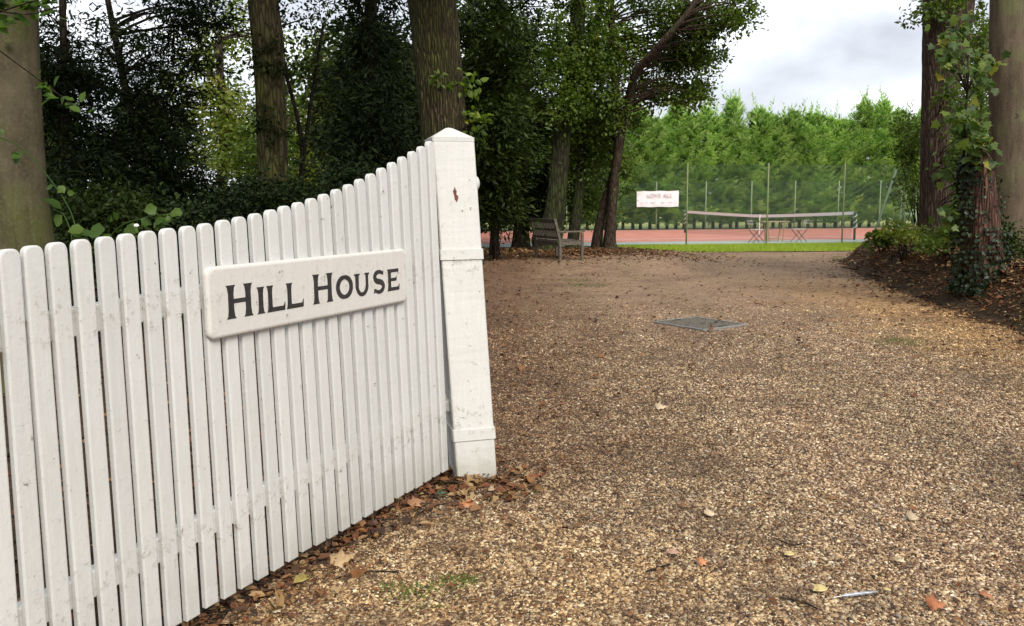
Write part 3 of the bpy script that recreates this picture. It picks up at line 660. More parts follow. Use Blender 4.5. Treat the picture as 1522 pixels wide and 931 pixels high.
V, F = tube([c0 + px_ * x for x in (-.01, .0, .012, .022, .029, .032)], [.034, .042, .041, .033, .018, .004], 20); mb.add(V, F); mb.build('hinge_bolt', M_POST, post, smooth=True)
M_RUST = m_simple('rusty_hole', (.16, .055, .03), .9, var=.6, scale=120, b=1.0, bd=.01)
mb = MB(); V = []
for k in range(14):
    q = k / 14 * 6.283; V.append(Pp(.098 + (.0075 + .003 * math.sin(3 * q)) * math.cos(q), -.0025, 1.55 + (.033 + .006 * math.sin(5 * q)) * math.sin(q)))
mb.add(V, [tuple(range(14))]); V = []
for k in range(10):
    q = k / 10 * 6.283; V.append(Pp(.104 + (.009 + .003 * math.sin(3 * q)) * math.cos(q), -.0035, 1.528 + .018 * math.sin(q)))
mb.add(V, [tuple(range(10))]); mb.build('rusty_patch', M_RUST, post)
# short latch block between gate and post
mb = MB(); mb.bar(G(.02, .40, -.03), G(.075, .405, -.03), .05, .06, bev=.004); mb.build('hinge_block', M_POST, post)

# ------------------------------------------------------------------ bench
M_TEAK = m_simple('weathered_teak', (.10, .082, .062), .85, var=.4, scale=14, b=.5, bd=.01)
def bench():
    b0 = np.array([1.10, 19.0]); z0 = float(hgt(1.3, 19.6)) ; E_ = np.array([-.336, .942, 0]); Fv = np.array([.942, .336, 0]); Zv = np.array([0, 0, 1.0])
    root = thing('garden_bench', 'weathered slatted wooden garden bench under the trees', 'bench', (b0[0], b0[1], z0))
    def Q(a, b, z): return np.array([b0[0], b0[1], z0]) + E_ * a + Fv * b + Zv * z
    Ln = 1.5
    def part(name, segs):
        mb = MB()
        for (p, q, w, t_, up) in segs: mb.bar(Q(*p), Q(*q), w, t_, up=tuple(up), bev=.004)
        return mb.build(name, M_TEAK, root)
    for a in (0, Ln):
        part('leg', [((a, 0, -.03), (a, 0, .44), .06, .06, Fv), ((a, 0, .42), (a, -.13, .93), .055, .06, Fv)])
        part('leg', [((a, .54, -.03), (a, .54, .62), .06, .06, Fv)])
        part('armrest', [((a, -.05, .645), (a, .60, .645), .075, .035, Zv)])
        part('side_rail', [((a, .03, .38), (a, .51, .38), .035, .08, Zv)])
    seat = []
    for k in range(6): b = .07 + k * .092; seat.append(((-.01, b, .425 + .012 * abs(k - 3) / 3), (Ln + .01, b, .425 + .012 * abs(k - 3) / 3), .07, .022, Zv))
    seat.append(((.03, .52, .37), (Ln - .03, .52, .37), .03, .09, Zv)); seat.append(((.03, .0, .37), (Ln - .03, 0, .37), .03, .09, Zv))
    part('seat', seat)
    top = lambda z: -.13 * (z - .42) / .51
    back = [((.02, top(.90), .89), (Ln - .02, top(.90), .89), .035, .09, Zv), ((.02, top(.48), .50), (Ln - .02, top(.48), .50), .035, .06, Zv), ((.02, top(.70), .69), (Ln - .02, top(.70), .69), .03, .045, Zv)]
    for k in range(15):
        a = .09 + k * (Ln - .18) / 14; back.append(((a, top(.52), .52), (a, top(.86), .86), .05, .016, Fv))
    part('backrest', back)
bench()

# ------------------------------------------------------------------ drain cover
def cover():
    root = thing('drain_cover', 'raised rectangular steel drain cover set in the gravel drive', 'drain cover', (2.27, 10.2, .004))
    m1 = m_simple('galvanised_frame', (.24, .225, .21), .5, .3, var=.35, scale=30)
    m, t, bs = mat('cover_plate'); n_ = noise(t, coords(t), 9, 6, .7); n2 = noise(t, coords(t), 70, 3)
    r = ramp(t, [(.35, (.07, .065, .055)), (.5, (.14, .125, .10)), (.62, (.09, .06, .035))]); t.links.new(n_, r.inputs[0]); t.links.new(r.outputs[0], bs.inputs['Base Color'])
    bs.inputs['Metallic'].default_value = .15; t.links.new(ramp_fac(t, n_, .15, .5), bs.inputs['Roughness']); bump(t, bs, n2, .6, .006)
    P = [np.array(p) for p in ((1.80, 10.40), (2.44, 10.82), (2.76, 10.02), (2.16, 9.62))]
    c = sum(P) / 4; e1 = unit(((P[1] - P[0]) + (P[2] - P[3])) / 2); e2 = np.array([-e1[1], e1[0]])
    A = np.array([[e1[0], e1[1], 0], [e2[0], e2[1], 0], [0, 0, 1]]); wa, wb = .76, .88
    def at_(a, b, z): return np.array([c[0], c[1], 0]) + A[0] * a + A[1] * b + np.array([0, 0, z])
    mb = MB()
    for s_ in (-1, 1):
        mb.box(at_(s_ * (wa / 2 - .015), 0, .012), (.03, wb, .028), A, .002); mb.box(at_(0, s_ * (wb / 2 - .015), .0115), (wa - .061, .03, .026), A, .002)
    mb.build('frame', m1, root)
    mb = MB(); mb.box(at_(0, 0, .006), (wa - .068, wb - .068, .026), A, .002)
    for i in range(14):
        for j in range(17):
            x, y = -.32 + i * .0485, -.385 + j * .0475; q = .6 if (i + j) % 2 else -.6
            R2 = np.array([A[0] * math.cos(q) + A[1] * math.sin(q), -A[0] * math.sin(q) + A[1] * math.cos(q), A[2]])
            mb.box(at_(x, y, .0205), (.028, .007, .004), R2, 0)
    mb.build('lid', m, root)
    dk = m_simple('dark_slot', (.012, .01, .009), .8)
    for a, b in ((-.02, .36), (.02, -.36)):
        mb = MB(); mb.box(at_(a, b, .0225), (.10, .035, .003), A, .001); mb.build('lifting_slot', dk, root)
cover()

# ------------------------------------------------------------------ fences round the court
M_FPOST = m_simple('green_fence_post', (.20, .23, .12), .6, var=.3)
M_FPALE = m_simple('faded_green_steel', (.22, .30, .19), .6, var=.25)
M_FPOST = m_simple('green_fence_post', (.20, .23, .11), .6, var=.3)
M_WIRE = m_simple('green_plastic_wire', (.045, .085, .05), .5, var=.1)
def chain(mb, A, B, z0, z1, cell, r):
    A = np.array([*A, 0.0]); B = np.array([*B, 0.0]); L_ = np.linalg.norm(B - A); d = (B - A) / L_; h = z1 - z0; nrm = np.array([-d[1], d[0], 0])
    for sg in (1, -1):
        k = -h
        while k < L_:
            # line s = k + t (sg=1) or s = k + h - t
            t0, t1 = max(0, -k), min(h, L_ - k)
            if t1 > t0 + .02:
                if sg == 1: p = A + d * (k + t0) + np.array([0, 0, z0 + t0]); q = A + d * (k + t1) + np.array([0, 0, z0 + t1])
                else: p = A + d * (k + t0) + np.array([0, 0, z1 - t0]); q = A + d * (k + t1) + np.array([0, 0, z1 - t1])
                off = nrm * r * .8 * sg; u = unit(np.cross(q - p, nrm)) * r; w = nrm * r
                V = [p + off + u, p + off - u * .5 + w, p + off - u * .5 - w]; V += [v + (q - p) for v in V]
                mb.add(V, [(0, 1, 4, 3), (1, 2, 5, 4), (2, 0, 3, 5)])
            k += cell
    for z in (z0, (z0 + z1) / 2, z1): mb.bar(A + [0, 0, z], B + [0, 0, z], r * 2.4, r * 2.4)
def fence(name, label, pts, h, pr, cell, r, pm):
    root = thing(name, label, 'fence', (*pts[0], 0))
    for (x, y) in pts:
        mb = MB(); mb.tube([(x, y, -.05), (x, y, h * .5), (x, y, h - .01), (x, y, h + .02)], [pr, pr, pr, pr * .5], 8); mb.build('post', pm, root, smooth=True)
    for a, b in zip(pts[:-1], pts[1:]):
        mb = MB(); chain(mb, a, b, .04, h - .05, cell, r); mb.build('wire_mesh', M_WIRE, root)
    return root
near_pts = [(-5.4, 27.3), (-2.6, 27.6), (.2, 27.9), (3.05, 28.2), (5.92, 28.54), (8.76, 28.96), (11.55, 29.45), (13.95, 30.0)]
nf = fence('wire_fence', 'tall chain link fence on slim green posts along the near side of the tennis court', near_pts, 2.75, .028, .085, .0026, M_FPOST)
mb = MB(); mb.bar(at(1333, 249, 30.0), at(1296, 358, 29.75), .06, bev=.004); mb.build('brace', M_FPALE, nf)
ff = fence('wire_fence', 'lower chain link fence along the far side of the tennis court before the cypress row', [(x, 44.2 + .02 * x) for x in (-4.2, -1.8, .6, 2.9, 5.3, 7.6, 10.2, 12.6, 14.9, 17.2, 19.4, 22, 24.5)], 2.5, .03, .12, .0030, M_FPALE)
cg = thing('court_gate', 'pale green steel framed wire gate at the court corner', 'gate', (14.4, 30.2, 0))
def gp_(px, py): return at(px, py, 30.2)
mb = MB()
g0, g1 = gp_(1337, 345), gp_(1359, 345)
for g_ in (g0, g1): mb.bar((g_[0], g_[1], .05), (g_[0], g_[1], 2.06), .05 if g_ is g0 else .09)
for z in (.08, 1.0, 2.03): mb.bar((g0[0] + .03, g0[1], z), (g1[0] - .05, g1[1], z), .045)
mb.build('frame', M_FPALE, cg)
mb = MB(); chain(mb, (g0[0], g0[1]), (g1[0], g1[1]), .1, 2.0, .085, .0022); mb.build('wire_mesh', M_WIRE, cg)
mb = MB(); mb.bar((g0[0] + .12, g0[1] - .05, .1), (g0[0] + .42, g0[1] - .05, 1.2), .04); mb.build('brace', M_FPALE, cg)
sf = fence('wire_fence', 'short side run of wire fence leaving the court corner beyond the bank', [(13.98, 30.1), (14.6, 33), (15.2, 36), (15.8, 39)], 2.75, .03, .085, .0022, M_FPALE) if False else None

# banner on the far fence
M_BAN = m_simple('white_banner', (.78, .78, .79), .6, var=.04, b=.05); M_BTXT = m_simple('faded_rose_print', (.50, .42, .44), .6, b=.02); M_BLG = m_simple('faded_blue_print', (.60, .60, .70), .6, b=.02)
def banner():
    a = at(946.5, 284.5, 44.15); b = at(1008.5, 307.5, 44.15); root = thing('banner', 'white printed banner hung on the far court fence', 'banner', ((a[0] + b[0]) / 2, 44.15, b[2]))
    x0, x1, z0, z1 = a[0], b[0], b[2], a[2]; nx = 24; V = []; F = []
    for i in range(nx + 1):
        x = x0 + (x1 - x0) * i / nx
        for z in (z0, z1): 
            for o_ in (0, .006): V.append((x, 44.12 + o_ + .012 * math.sin(i * .9) * (1 if z == z0 else .4), z + .01 * math.sin(i * .6)))
    for i in range(nx): b_ = i * 4; F += [(b_, b_ + 4, b_ + 6, b_ + 2), (b_ + 1, b_ + 3, b_ + 7, b_ + 5), (b_, b_ + 1, b_ + 5, b_ + 4), (b_ + 2, b_ + 6, b_ + 7, b_ + 3)]
    F += [(0, 2, 3, 1), (4 * nx, 4 * nx + 1, 4 * nx + 3, 4 * nx + 2)]
    obj('sheet', V, F, M_BAN, root)
    cu_ = bpy.data.curves.new('txt', 'FONT'); cu_.body = 'LOVE ALL'; cu_.size = .29; cu_.extrude = .003; cu_.align_x = 'CENTER'; cu_.space_character = 1.08; cu_.offset = .006
    to = bpy.data.objects.new('txt', cu_); COL.objects.link(to); dg = bpy.context.evaluated_depsgraph_get(); me = bpy.data.meshes.new_from_object(to.evaluated_get(dg))
    bpy.data.objects.remove(to)
    me.materials.clear(); me.materials.append(M_BTXT)
    w = x1 - x0; o = bpy.data.objects.new('lettering', me); COL.objects.link(o); o.parent = root
    o.rotation_euler = (math.pi / 2, 0, 0); o.location = (.04 * w, -.055, (z1 - z0) * .58)
    mb = MB()
    for k, (u, ww) in enumerate(((.12, .10), (.24, .07), (.38, .14), (.62, .10), (.80, .12), (.92, .06))): mk = MB(); mk.box((x0 + u * w, 44.095, z0 + (z1 - z0) * .28), (ww * w * .8, .004, .07 if k % 2 else .045)); mk.build('print_mark', M_BLG, root)
    mb.box((x0 + .30 * w, 44.095, z0 + (z1 - z0) * .68), (.06 * w, .004, .11))
    mb.build('print_mark', M_BLG, root)
banner()

# ------------------------------------------------------------------ net, chairs, table
M_NWHITE = m_simple('white_net_band', (.85, .85, .84), .7, var=.05); M_NDARK = m_simple('black_netting', (.03, .035, .03), .8)
M_NPOST = m_simple('dark_green_post', (.05, .08, .05), .5)
def net():
    A = np.array([8.35, 40.3, 0]); B = np.array([12.85, 31.8, 0]); root = thing('tennis_net', 'low tennis net with white head band and centre strap across the red court', 'tennis net', (A + B) / 2)
    n = 30
    def top(u): return 1.07 - .156 * (1 - abs(2 * u - 1) ** 1.3)
    P = [A + (B - A) * k / n + np.array([0, 0, top(k / n)]) for k in range(n + 1)]; d = unit(B - A); q = np.array([-d[1], d[0], 0]) * .012
    V = []; F = []
    for p in P: V += [p + q, p - q, p - q - [0, 0, .12], p + q - [0, 0, .12]]
    for k in range(n): b = 4 * k; F += [(b + j, b + (j + 1) % 4, b + 4 + (j + 1) % 4, b + 4 + j) for j in range(4)]
    obj('head_band', V, F, M_NWHITE, root)
    mb = MB(); m_ = int(np.linalg.norm(B - A) / .075)
    for k in range(m_): u = k / m_; p = A + (B - A) * u; mb.bar(p + [0, 0, .04], p + [0, 0, top(u) - .08], .006)
    for z in np.arange(.04, 1.0, .075): mb.bar(A + [0, 0, z], (A + B) / 2 + [0, 0, z * .88], .006); mb.bar((A + B) / 2 + [0, 0, z * .88], B + [0, 0, z], .006)
    mb.build('netting', M_NDARK, root)
    mb = MB(); c = (A + B) / 2; mb.bar(c + [0, 0, .02] - q, c + [0, 0, .92] - q, .07, .03); mb.build('centre_strap', M_NWHITE, root)
    for p in (A - d * .1, B + d * .1):
        mb = MB(); mb.tube([p, p + [0, 0, 1.05], p + [0, 0, 1.1]], [.042, .042, .02], 10); mb.build('net_post', M_NPOST, root, smooth=True)
        mb = MB(); a = np.linspace(0, 22, 60); mb.tube(np.stack([p[0] + .055 * np.cos(a), p[1] + .055 * np.sin(a), p[2] + .35 + .7 * a / 22], 1), .014, 5); mb.build('cord', M_NWHITE if p is not P[0] else M_NPOST, root)
net()
M_CHF = m_simple('dark_chair_frame', (.07, .06, .06), .5); M_CHS = m_simple('pale_chair_slats', (.66, .62, .54), .6)
def chair(x, y, rz, label):
    root = thing('folding_chair', label, 'folding chair', (x, y, .012), rz, 'folding chairs on the court')
    def part(name, m_, fn):
        mb = MB(); fn(mb); o = mb.build(name, m_, None, origin=False); o.parent = root; return o
    for s_ in (-.2, .2):
        part('leg', M_CHF, lambda mb: mb.bar((.22, s_, 0), (-.20, s_, .46), .018))
        part('leg', M_CHF, lambda mb: (mb.bar((-.22, s_ * .9, 0), (.20, s_ * .9, .46), .018)))
        part('back_frame', M_CHF, lambda mb: mb.bar((-.20, s_, .46), (-.28, s_, .84), .018))
    part('seat', M_CHS, lambda mb: [mb.box((-.17 + k * .068, 0, .468), (.052, .42, .016), bev=.003) for k in range(6)])
    part('backrest', M_CHS, lambda mb: [mb.box((-.262 - .02 * k, 0, .68 + .09 * k), (.014, .42, .05), bev=.003) for k in range(2)])
chair(8.82, 30.35, math.radians(12), 'folding chair on the court to the left of the small table')
chair(10.38, 30.45, math.radians(190), 'folding chair on the court to the right of the small table')
tb = thing('folding_table', 'small folding table with brown frame standing between two chairs', 'table', (9.65, 31.0, .012))
mb = MB(); M_TBL = m_simple('table_wood', (.40, .27, .16), .6)
mb.box((9.65, 31.0, .735), (.95, .6, .03), bev=.004); mb.build('tabletop', M_TBL, tb)
for sx in (-1, 1):
    for sy in (-1, 1): mb = MB(); mb.bar((9.65 + sx * .30, 31 + sy * .2, .70), (9.65 + sx * .24, 31 + sy * .26, .014), .03); mb.build('leg', M_TBL, tb)
for y_ in (30.75, 31.25): mb = MB(); mb.bar((9.40, y_, .12), (9.90, y_, .12), .025); mb.build('stretcher', M_TBL, tb)

# ------------------------------------------------------------------ cypress row
def cypress_mesh(seed, H_=6.6):
    r = np.random.default_rng(seed); Vs = []; Fs = []; A = []; nb = 0
    def put(P, Nn, D, L_, wf, a_):
        nonlocal nb
        V, F = rhomb(P, Nn, D, L_, L_ * wf); Vs.append(V); Fs.append(F + nb); nb += len(V); A.append(a_)
    npl = 125
    for k in range(npl):
        u = (k + r.random()) / npl; z = .32 + (H_ - 1.35) * u; az = k * 2.39996 + r.normal(0, .35)
        R = (1.15 * (1 - u ** 2.4) + .16) * r.uniform(.6, 1.3); rise = R * (.30 + .55 * u + r.normal(0, .12))
        d = np.array([math.cos(az), math.sin(az)]); sw = r.normal(0, .3) * R; tone = r.normal(.05, .16)
        def axis(tt): return np.stack([d[0] * R * tt - d[1] * sw * tt ** 2, d[1] * R * tt + d[0] * sw * tt ** 2, z + rise * tt ** 1.4 - .10 * np.sin(tt * 3.1) * R], -1)
        nbp = 17
        for j in range(nbp):                   # side branchlets, each a little flat frond
            t0 = .22 + .78 * (j + r.random()) / nbp; p0 = axis(np.array([t0]))[0]; T = unit(axis(np.array([t0 + .02]))[0] - p0); S = unit(np.cross(T, [0, 0, 1.0])); sg = 1 if j % 2 else -1
            D0 = unit(T * .8 + S * sg * r.uniform(.4, 1.0) + r.normal(0, .18, 3) + np.array([0, 0, .12])); N0 = unit(np.array([0, 0, 1.0]) + S * r.normal(0, .5) - T * .5); L0 = (.24 * (1.2 - t0) + .15) * r.uniform(.8, 1.25)
            m_ = 5; tt = np.linspace(.1, .85, m_); P = p0 + D0 * L0 * tt[:, None] + np.array([0, 0, -.05]) * tt[:, None] ** 2; X = unit(np.cross(D0, N0))
            for s2 in (-1, 1):
                D = unit(D0 * .9 + X * s2 * .75 + r.normal(0, .16, (m_, 3))); put(P, unit(N0 + r.normal(0, .3, (m_, 3))), D, L0 * .48 * (1.2 - tt), .34, np.clip(.40 + tone + .18 * t0 + r.normal(0, .10, m_), 0, 1))
            put(P[-1:], N0[None], D0[None], np.array([L0 * .4]), .3, np.array([np.clip(.7 + tone, 0, 1)]))
    for k in range(6):            # feathery leaders
        p = np.array([r.normal(0, .3), r.normal(0, .3), H_ - 1.6 + r.uniform(-.4, .1)]); q = np.array([r.normal(0, .25), r.normal(0, .25), H_ + (r.uniform(-.35, .1) if k == 0 else r.uniform(-1.0, -.3))])
        m_ = 26; P = p + (q - p) * np.linspace(0, 1, m_)[:, None] ** .9; a = r.uniform(0, 6.28, m_); L_ = .50 * np.linspace(1, .25, m_)
        put(P, unit(r.normal(size=(m_, 3))), np.stack([np.cos(a), np.sin(a), 1.1 + 0 * a], 1), L_, .30, r.uniform(.4, 1, m_))
    return np.concatenate(Vs), np.concatenate(Fs), np.concatenate(A)
protos = []
for k in range(4):
    root = thing('leyland_cypress', 'bright green leylandii cypress in the tall row behind the far court fence', 'cypress tree', (0, 0, 0), 0, 'cypress trees in a row behind the tennis court')
    V, F, A = cypress_mesh(40 + k, 6.4 + .25 * k)
    cr = obj('crown', V, F, M_CYP, root, attr=A)
    P = [(0, 0, -.1), (.01, 0, .3), (0, .01, 1.5), (0, 0, 3.5), (0, 0, 5.8)]; V, F = tube(smoothpath(P, 14), np.linspace(.10, .02, 14), 8); obj('trunk', V, F, M_DARKB, root, smooth=True)
    protos.append(root)
cx = np.arange(-4.0, 25.5, .48); first = [True] * 4
for i, x in enumerate(cx):
    k = int(rng.integers(0, 4)); pr = protos[k]
    loc = (float(x + rng.normal(0, .05)), float(45.75 + .02 * x + rng.normal(0, .08)), 0.0); rz = float(rng.uniform(0, 6.28)); s = float(rng.uniform(.98, 1.07))
    if first[k]: r_ = pr; first[k] = False
    else:
        r_ = pr.copy(); COL.objects.link(r_)
        for ch in list(pr.children): c_ = ch.copy(); COL.objects.link(c_); c_.parent = r_
    r_.location = loc; r_.rotation_euler = (0, 0, rz); r_.scale = (s, s, s * float(rng.uniform(.96, 1.05)))

# ------------------------------------------------------------------ trees by the drive
def tree(name, label, stems, bark, blobs, leafm, nleaf=40, cr=.35, ln=.1, wd=.06, kind='oval', up=.55, droop=.1, flat=.6, seed=0, lump=.06, flare=.3, ridges=0, frac=.5, n=24, group=None, cat='tree', wblobs=(), twr=.03, m_=44, wl=None):
    paths = []
    for st in stems: paths.append(pxpath(st))
    base = paths[0][0][0]; root = thing(name, label, cat, base, 0, group)
    C = blob_clumps(blobs) if blobs else np.zeros((0, 3))
    mb = MB(); allP = []
    for j, (P, R) in enumerate(paths):
        if j == 0 or True:
            pass
        PR = smoothpath(np.concatenate([P, R[:, None]], 1), m_); allP.append(PR[:, :3])
        V, F = tube(PR[:, :3], PR[:, 3], n, disp=trunk_disp(seed + j, flare if j == 0 else 0, lump, ridges)); mb.add(V, F)
    CW = []
    for (x, y, z, rx, ry, rz_, k) in wblobs: CW.append(np.array([x, y, z]) + unit(rng.normal(size=(k, 3))) * rng.random((k, 1)) ** .4 * np.array([rx, ry, rz_]))
    PP = np.concatenate(allP)
    if len(C): twigs(mb, C, PP, None, frac, twr)
    mb.build('trunk', bark, root, smooth=True)
    Vs, Fs, As = [], [], []; nb = 0
    if len(C):
        V, F, A = foliage(C, nleaf, cr, ln, wd, kind, up, droop, flat); Vs.append(V); Fs.append(F); As.append(A); nb = len(V)
    if CW:
        V, F, A = foliage(np.concatenate(CW), 26, .8, .24, .14, kind, .5, .1, .5); Vs.append(V); Fs.append(F + nb); As.append(A)
    if Vs: obj('crown', np.concatenate(Vs), np.concatenate(Fs), leafm, root, attr=np.concatenate(As))
    return root

# left foreground beech
bl_ = tree('beech_tree', 'smooth grey green beech trunk behind the gate at the far left of the picture', [[(0, 620, 7, 120), (2, 560, 7, 100), (4, 470, 7, 84), (8, 370, 7, 68), (9, 320, 7, 58), (8, 270, 7, 52), (6, 200, 7, 49), (3, 100, 7, 47), (0, 0, 7, 47), (-4, -160, 7, 46), (-10, -400, 7, 42)]],
     M_BEECH, [(30, -60, 7, 70, 40, .8, 14)], M_DKLEAF, 30, .3, .09, .06, seed=2, lump=.03, flare=0, n=48, wblobs=[(-4.5, 7, 7.2, 2.2, 2.2, 1.2, 60)])
# pine-like trunk behind the post
tree('oak_tree', 'large furrowed brown trunk rising right behind the gate post', [[(664, 500, 10, 40), (668, 400, 10, 36), (668, 300, 10, 35), (660, 195, 10, 33.5), (651, 90, 10, 34), (642, 0, 10, 34.5), (634, -120, 10, 34), (620, -400, 10, 30)]],
     M_OAK, [(700, 125, 10, 18, 12, .2, 3), (708, 182, 9.7, 12, 8, .15, 3), (660, -40, 9.5, 60, 30, .6, 14), (650, 118, 9.6, 8, 6, .1, 1)], M_MIDLEAF, 16, .16, .09, .055, seed=5, lump=.03, ridges=17, n=64, m_=90, flare=.2, wblobs=[(-1.5, 10.5, 7.6, 3.2, 3, 1.2, 110)])
# mossy trunk
tree('mossy_tree', 'moss and ivy covered trunk standing in the gap of bright foliage beyond the gate', [[(412, 430, 15, 34), (409, 350, 15, 25), (406, 260, 15, 22), (402, 150, 15, 22), (398, 70, 15, 24), (392, 20, 15, 23), (386, -60, 15, 21), (378, -250, 15, 18)]],
     M_OLIVE, [(395, 90, 14.7, 26, 40, .25, 16), (400, 190, 14.7, 24, 40, .25, 12), (410, 20, 15.2, 60, 30, .8, 10), (455, 60, 15.5, 40, 70, .6, 7)], M_DKLEAF, 26, .22, .08, .045, seed=9, lump=.09, frac=.3)
# second thin stems in the woods
tree('young_ash', 'thin forked sapling beside the mossy trunk in the bright gap', [[(448, 400, 16, 5), (446, 300, 16, 4), (450, 220, 16, 3.5), (441, 170, 16, 3), (425, 110, 16, 2.5), (418, 60, 16, 2)], [(448, 260, 16, 3), (462, 150, 16, 2.5), (480, 40, 16, 2)]],
     M_DARKB, [(460, 70, 16, 40, 70, .5, 12), (400, 60, 16, 30, 50, .4, 5)], M_MIDLEAF, 14, .22, .08, .04, frac=.8, twr=.012, n=10)

YEW = dict(kind='rhomb', ln=.13, wd=.032, cr=.46, nleaf=150, droop=.5, flat=.3, up=.8)
yews = [
 ('tall dark yew filling the space just right of the left beech trunk', [(105, 470, 13, 12), (100, 300, 13, 7), (95, 100, 13, 5), (90, -100, 13, 4)], [(95, 110, 13, 60, 120, 1.2, 52), (110, 260, 12.5, 60, 80, 1.1, 40)], [(-7, 13.5, 7.6, 3, 3, 1.4, 100)]),
 ('broad dark yew with drooping sprays between the left beech and the mossy trunk', [(215, 450, 15, 11), (225, 300, 15, 7), (190, 150, 15, 6), (160, 0, 15, 4)], [(210, 90, 15, 100, 90, 1.4, 56), (200, 240, 14.5, 95, 80, 1.2, 62), (300, 20, 15, 60, 30, .8, 16), (290, 290, 14, 60, 50, .8, 34)], [(-7.5, 17.5, 8, 3.6, 3, 1.4, 90)]),
 ('blackish yew standing between the bright gap and the furrowed trunk', [(560, 440, 13, 16), (556, 300, 13, 12), (552, 120, 13, 10), (550, -100, 13, 7)], [(552, 60, 13, 50, 90, 1.0, 40), (556, 200, 12.5, 60, 90, 1.0, 75), (560, 310, 12.5, 70, 50, 1.0, 45)], [(-2.4, 14, 7.8, 3.2, 3, 1.4, 100)]),
 ('tall dark yew just right of the furrowed trunk and gate post', [(735, 380, 20.5, 7), (736, 300, 20.5, 5), (742, 120, 20, 7), (745, -100, 20, 6)], [(725, 60, 19, 50, 90, 1.2, 50), (736, 190, 19, 42, 80, 1, 56), (740, 290, 19.5, 26, 36, .6, 20)], [(-1.5, 17.5, 8.6, 3, 3, 1.4, 80)]),
 ('dark evergreen behind the bench whose foliage stops just above the court', [(775, 372, 25.5, 13), (775, 280, 25.5, 9), (780, 100, 25.5, 8)], [(775, 60, 26, 60, 90, 1.6, 42), (782, 170, 26, 45, 80, 1.4, 46), (785, 265, 25.5, 42, 60, 1.2, 55), (750, 290, 25, 20, 40, .8, 18)], [(0, 26, 10, 4, 3, 1.6, 80)]),
]
for i, (lab, st, bl, wb) in enumerate(yews):
    kw = dict(YEW)
    if st[0][2] > 20: kw.update(cr=.55, ln=.17, wd=.055)
    tree('yew_tree', lab, [st], M_DARKB, bl, M_YEW if i != 3 else M_DKLEAF, seed=20 + i, frac=.35, wblobs=wb, n=16, **kw)

# bright lit trees deeper in the wood
SP = dict(nleaf=80, cr=.8, ln=.17, wd=.11, frac=.5, twr=.05, n=12)
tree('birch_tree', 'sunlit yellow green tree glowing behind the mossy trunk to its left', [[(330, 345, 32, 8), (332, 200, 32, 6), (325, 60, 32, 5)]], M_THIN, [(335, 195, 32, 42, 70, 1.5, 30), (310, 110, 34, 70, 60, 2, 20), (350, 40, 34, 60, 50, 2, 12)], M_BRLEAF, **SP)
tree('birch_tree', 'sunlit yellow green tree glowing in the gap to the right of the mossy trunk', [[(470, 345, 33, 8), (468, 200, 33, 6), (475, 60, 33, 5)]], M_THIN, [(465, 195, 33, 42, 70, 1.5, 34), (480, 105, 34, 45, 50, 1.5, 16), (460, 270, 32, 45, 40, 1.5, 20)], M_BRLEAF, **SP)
tree('elm_tree', 'mid green broadleaved tree filling the wood between the furrowed trunk and the bench', [[(700, 360, 29, 7), (705, 200, 29, 6), (700, 0, 29, 5)]], M_DARKB, [(690, 60, 29, 60, 90, 1.6, 34), (740, 170, 28, 50, 70, 1.4, 30), (880, 60, 29, 50, 80, 1.4, 26), (860, 200, 29, 60, 70, 1.2, 40), (885, 290, 28, 32, 34, .9, 16)], M_MIDLEAF, **{**SP, 'cr': .6, 'ln': .14, 'wd': .085})
tree('hazel_tree', 'small sunlit hazel low down behind the mossy trunk', [[(405, 352, 28, 5), (400, 290, 28, 4), (396, 220, 28, 3)]], M_THIN, [(385, 235, 28, 60, 50, 1.4, 24), (420, 150, 30, 40, 50, 1.4, 10)], M_MIDLEAF, **{**SP, 'cr': .6, 'ln': .15, 'wd': .09})

# far wood that reads as a mass of trees
def woodland_proto(seed):
    r = np.random.default_rng(seed); root = thing('woodland_tree', 'dark broadleaved tree in the far wood behind the gate', 'tree', (0, 0, 0), 0, 'trees of the far wood')
    C = np.array([0, 0, 4.3]) + unit(r.normal(size=(95, 3))) * r.random((95, 1)) ** .4 * np.array([2.6, 2.4, 4.0])
    mb = MB(); path = smoothpath([(0, 0, -.2), (.1, 0, 2), (-.1, .1, 5), (.1, 0, 7.5)], 14); mb.tube(path, np.linspace(.24, .06, 14), 10); twigs(mb, C, path, None, .4, .06); mb.build('trunk', M_DARKB, root, smooth=True)
    V, F, A = foliage(C, 110, 1.0, .22, .13, 'oval', .5, .1, .5); obj('crown', V, F, M_DKLEAF, root, attr=A); return root
wp = [woodland_proto(60), woodland_proto(61)]; used = [False, False]
spots = [(-33, 34), (-29, 38), (-26, 33), (-24, 41), (-21, 36), (-19.5, 31), (-17.5, 42), (-16.5, 27), (-14.5, 50), (-11, 50), (-7, 48), (-5.8, 36), (-4.4, 40), (-3.3, 30), (-1.7, 43), (-20, 25), (-3.8, 25)]
for i, (x, y) in enumerate(spots):
    k = i % 2; pr = wp[k]
    if not used[k]: r_ = pr; used[k] = True
    else:
        r_ = pr.copy(); COL.objects.link(r_)
        for ch in list(pr.children): c_ = ch.copy(); COL.objects.link(c_); c_.parent = r_
    s = float(rng.uniform(.75, 1.05)) * (.8 if -14 < x < -7.5 and y > 40 else 1); r_.location = (x, y, 0); r_.rotation_euler = (0, 0, float(rng.uniform(0, 6.28))); r_.scale = (s, s, s)

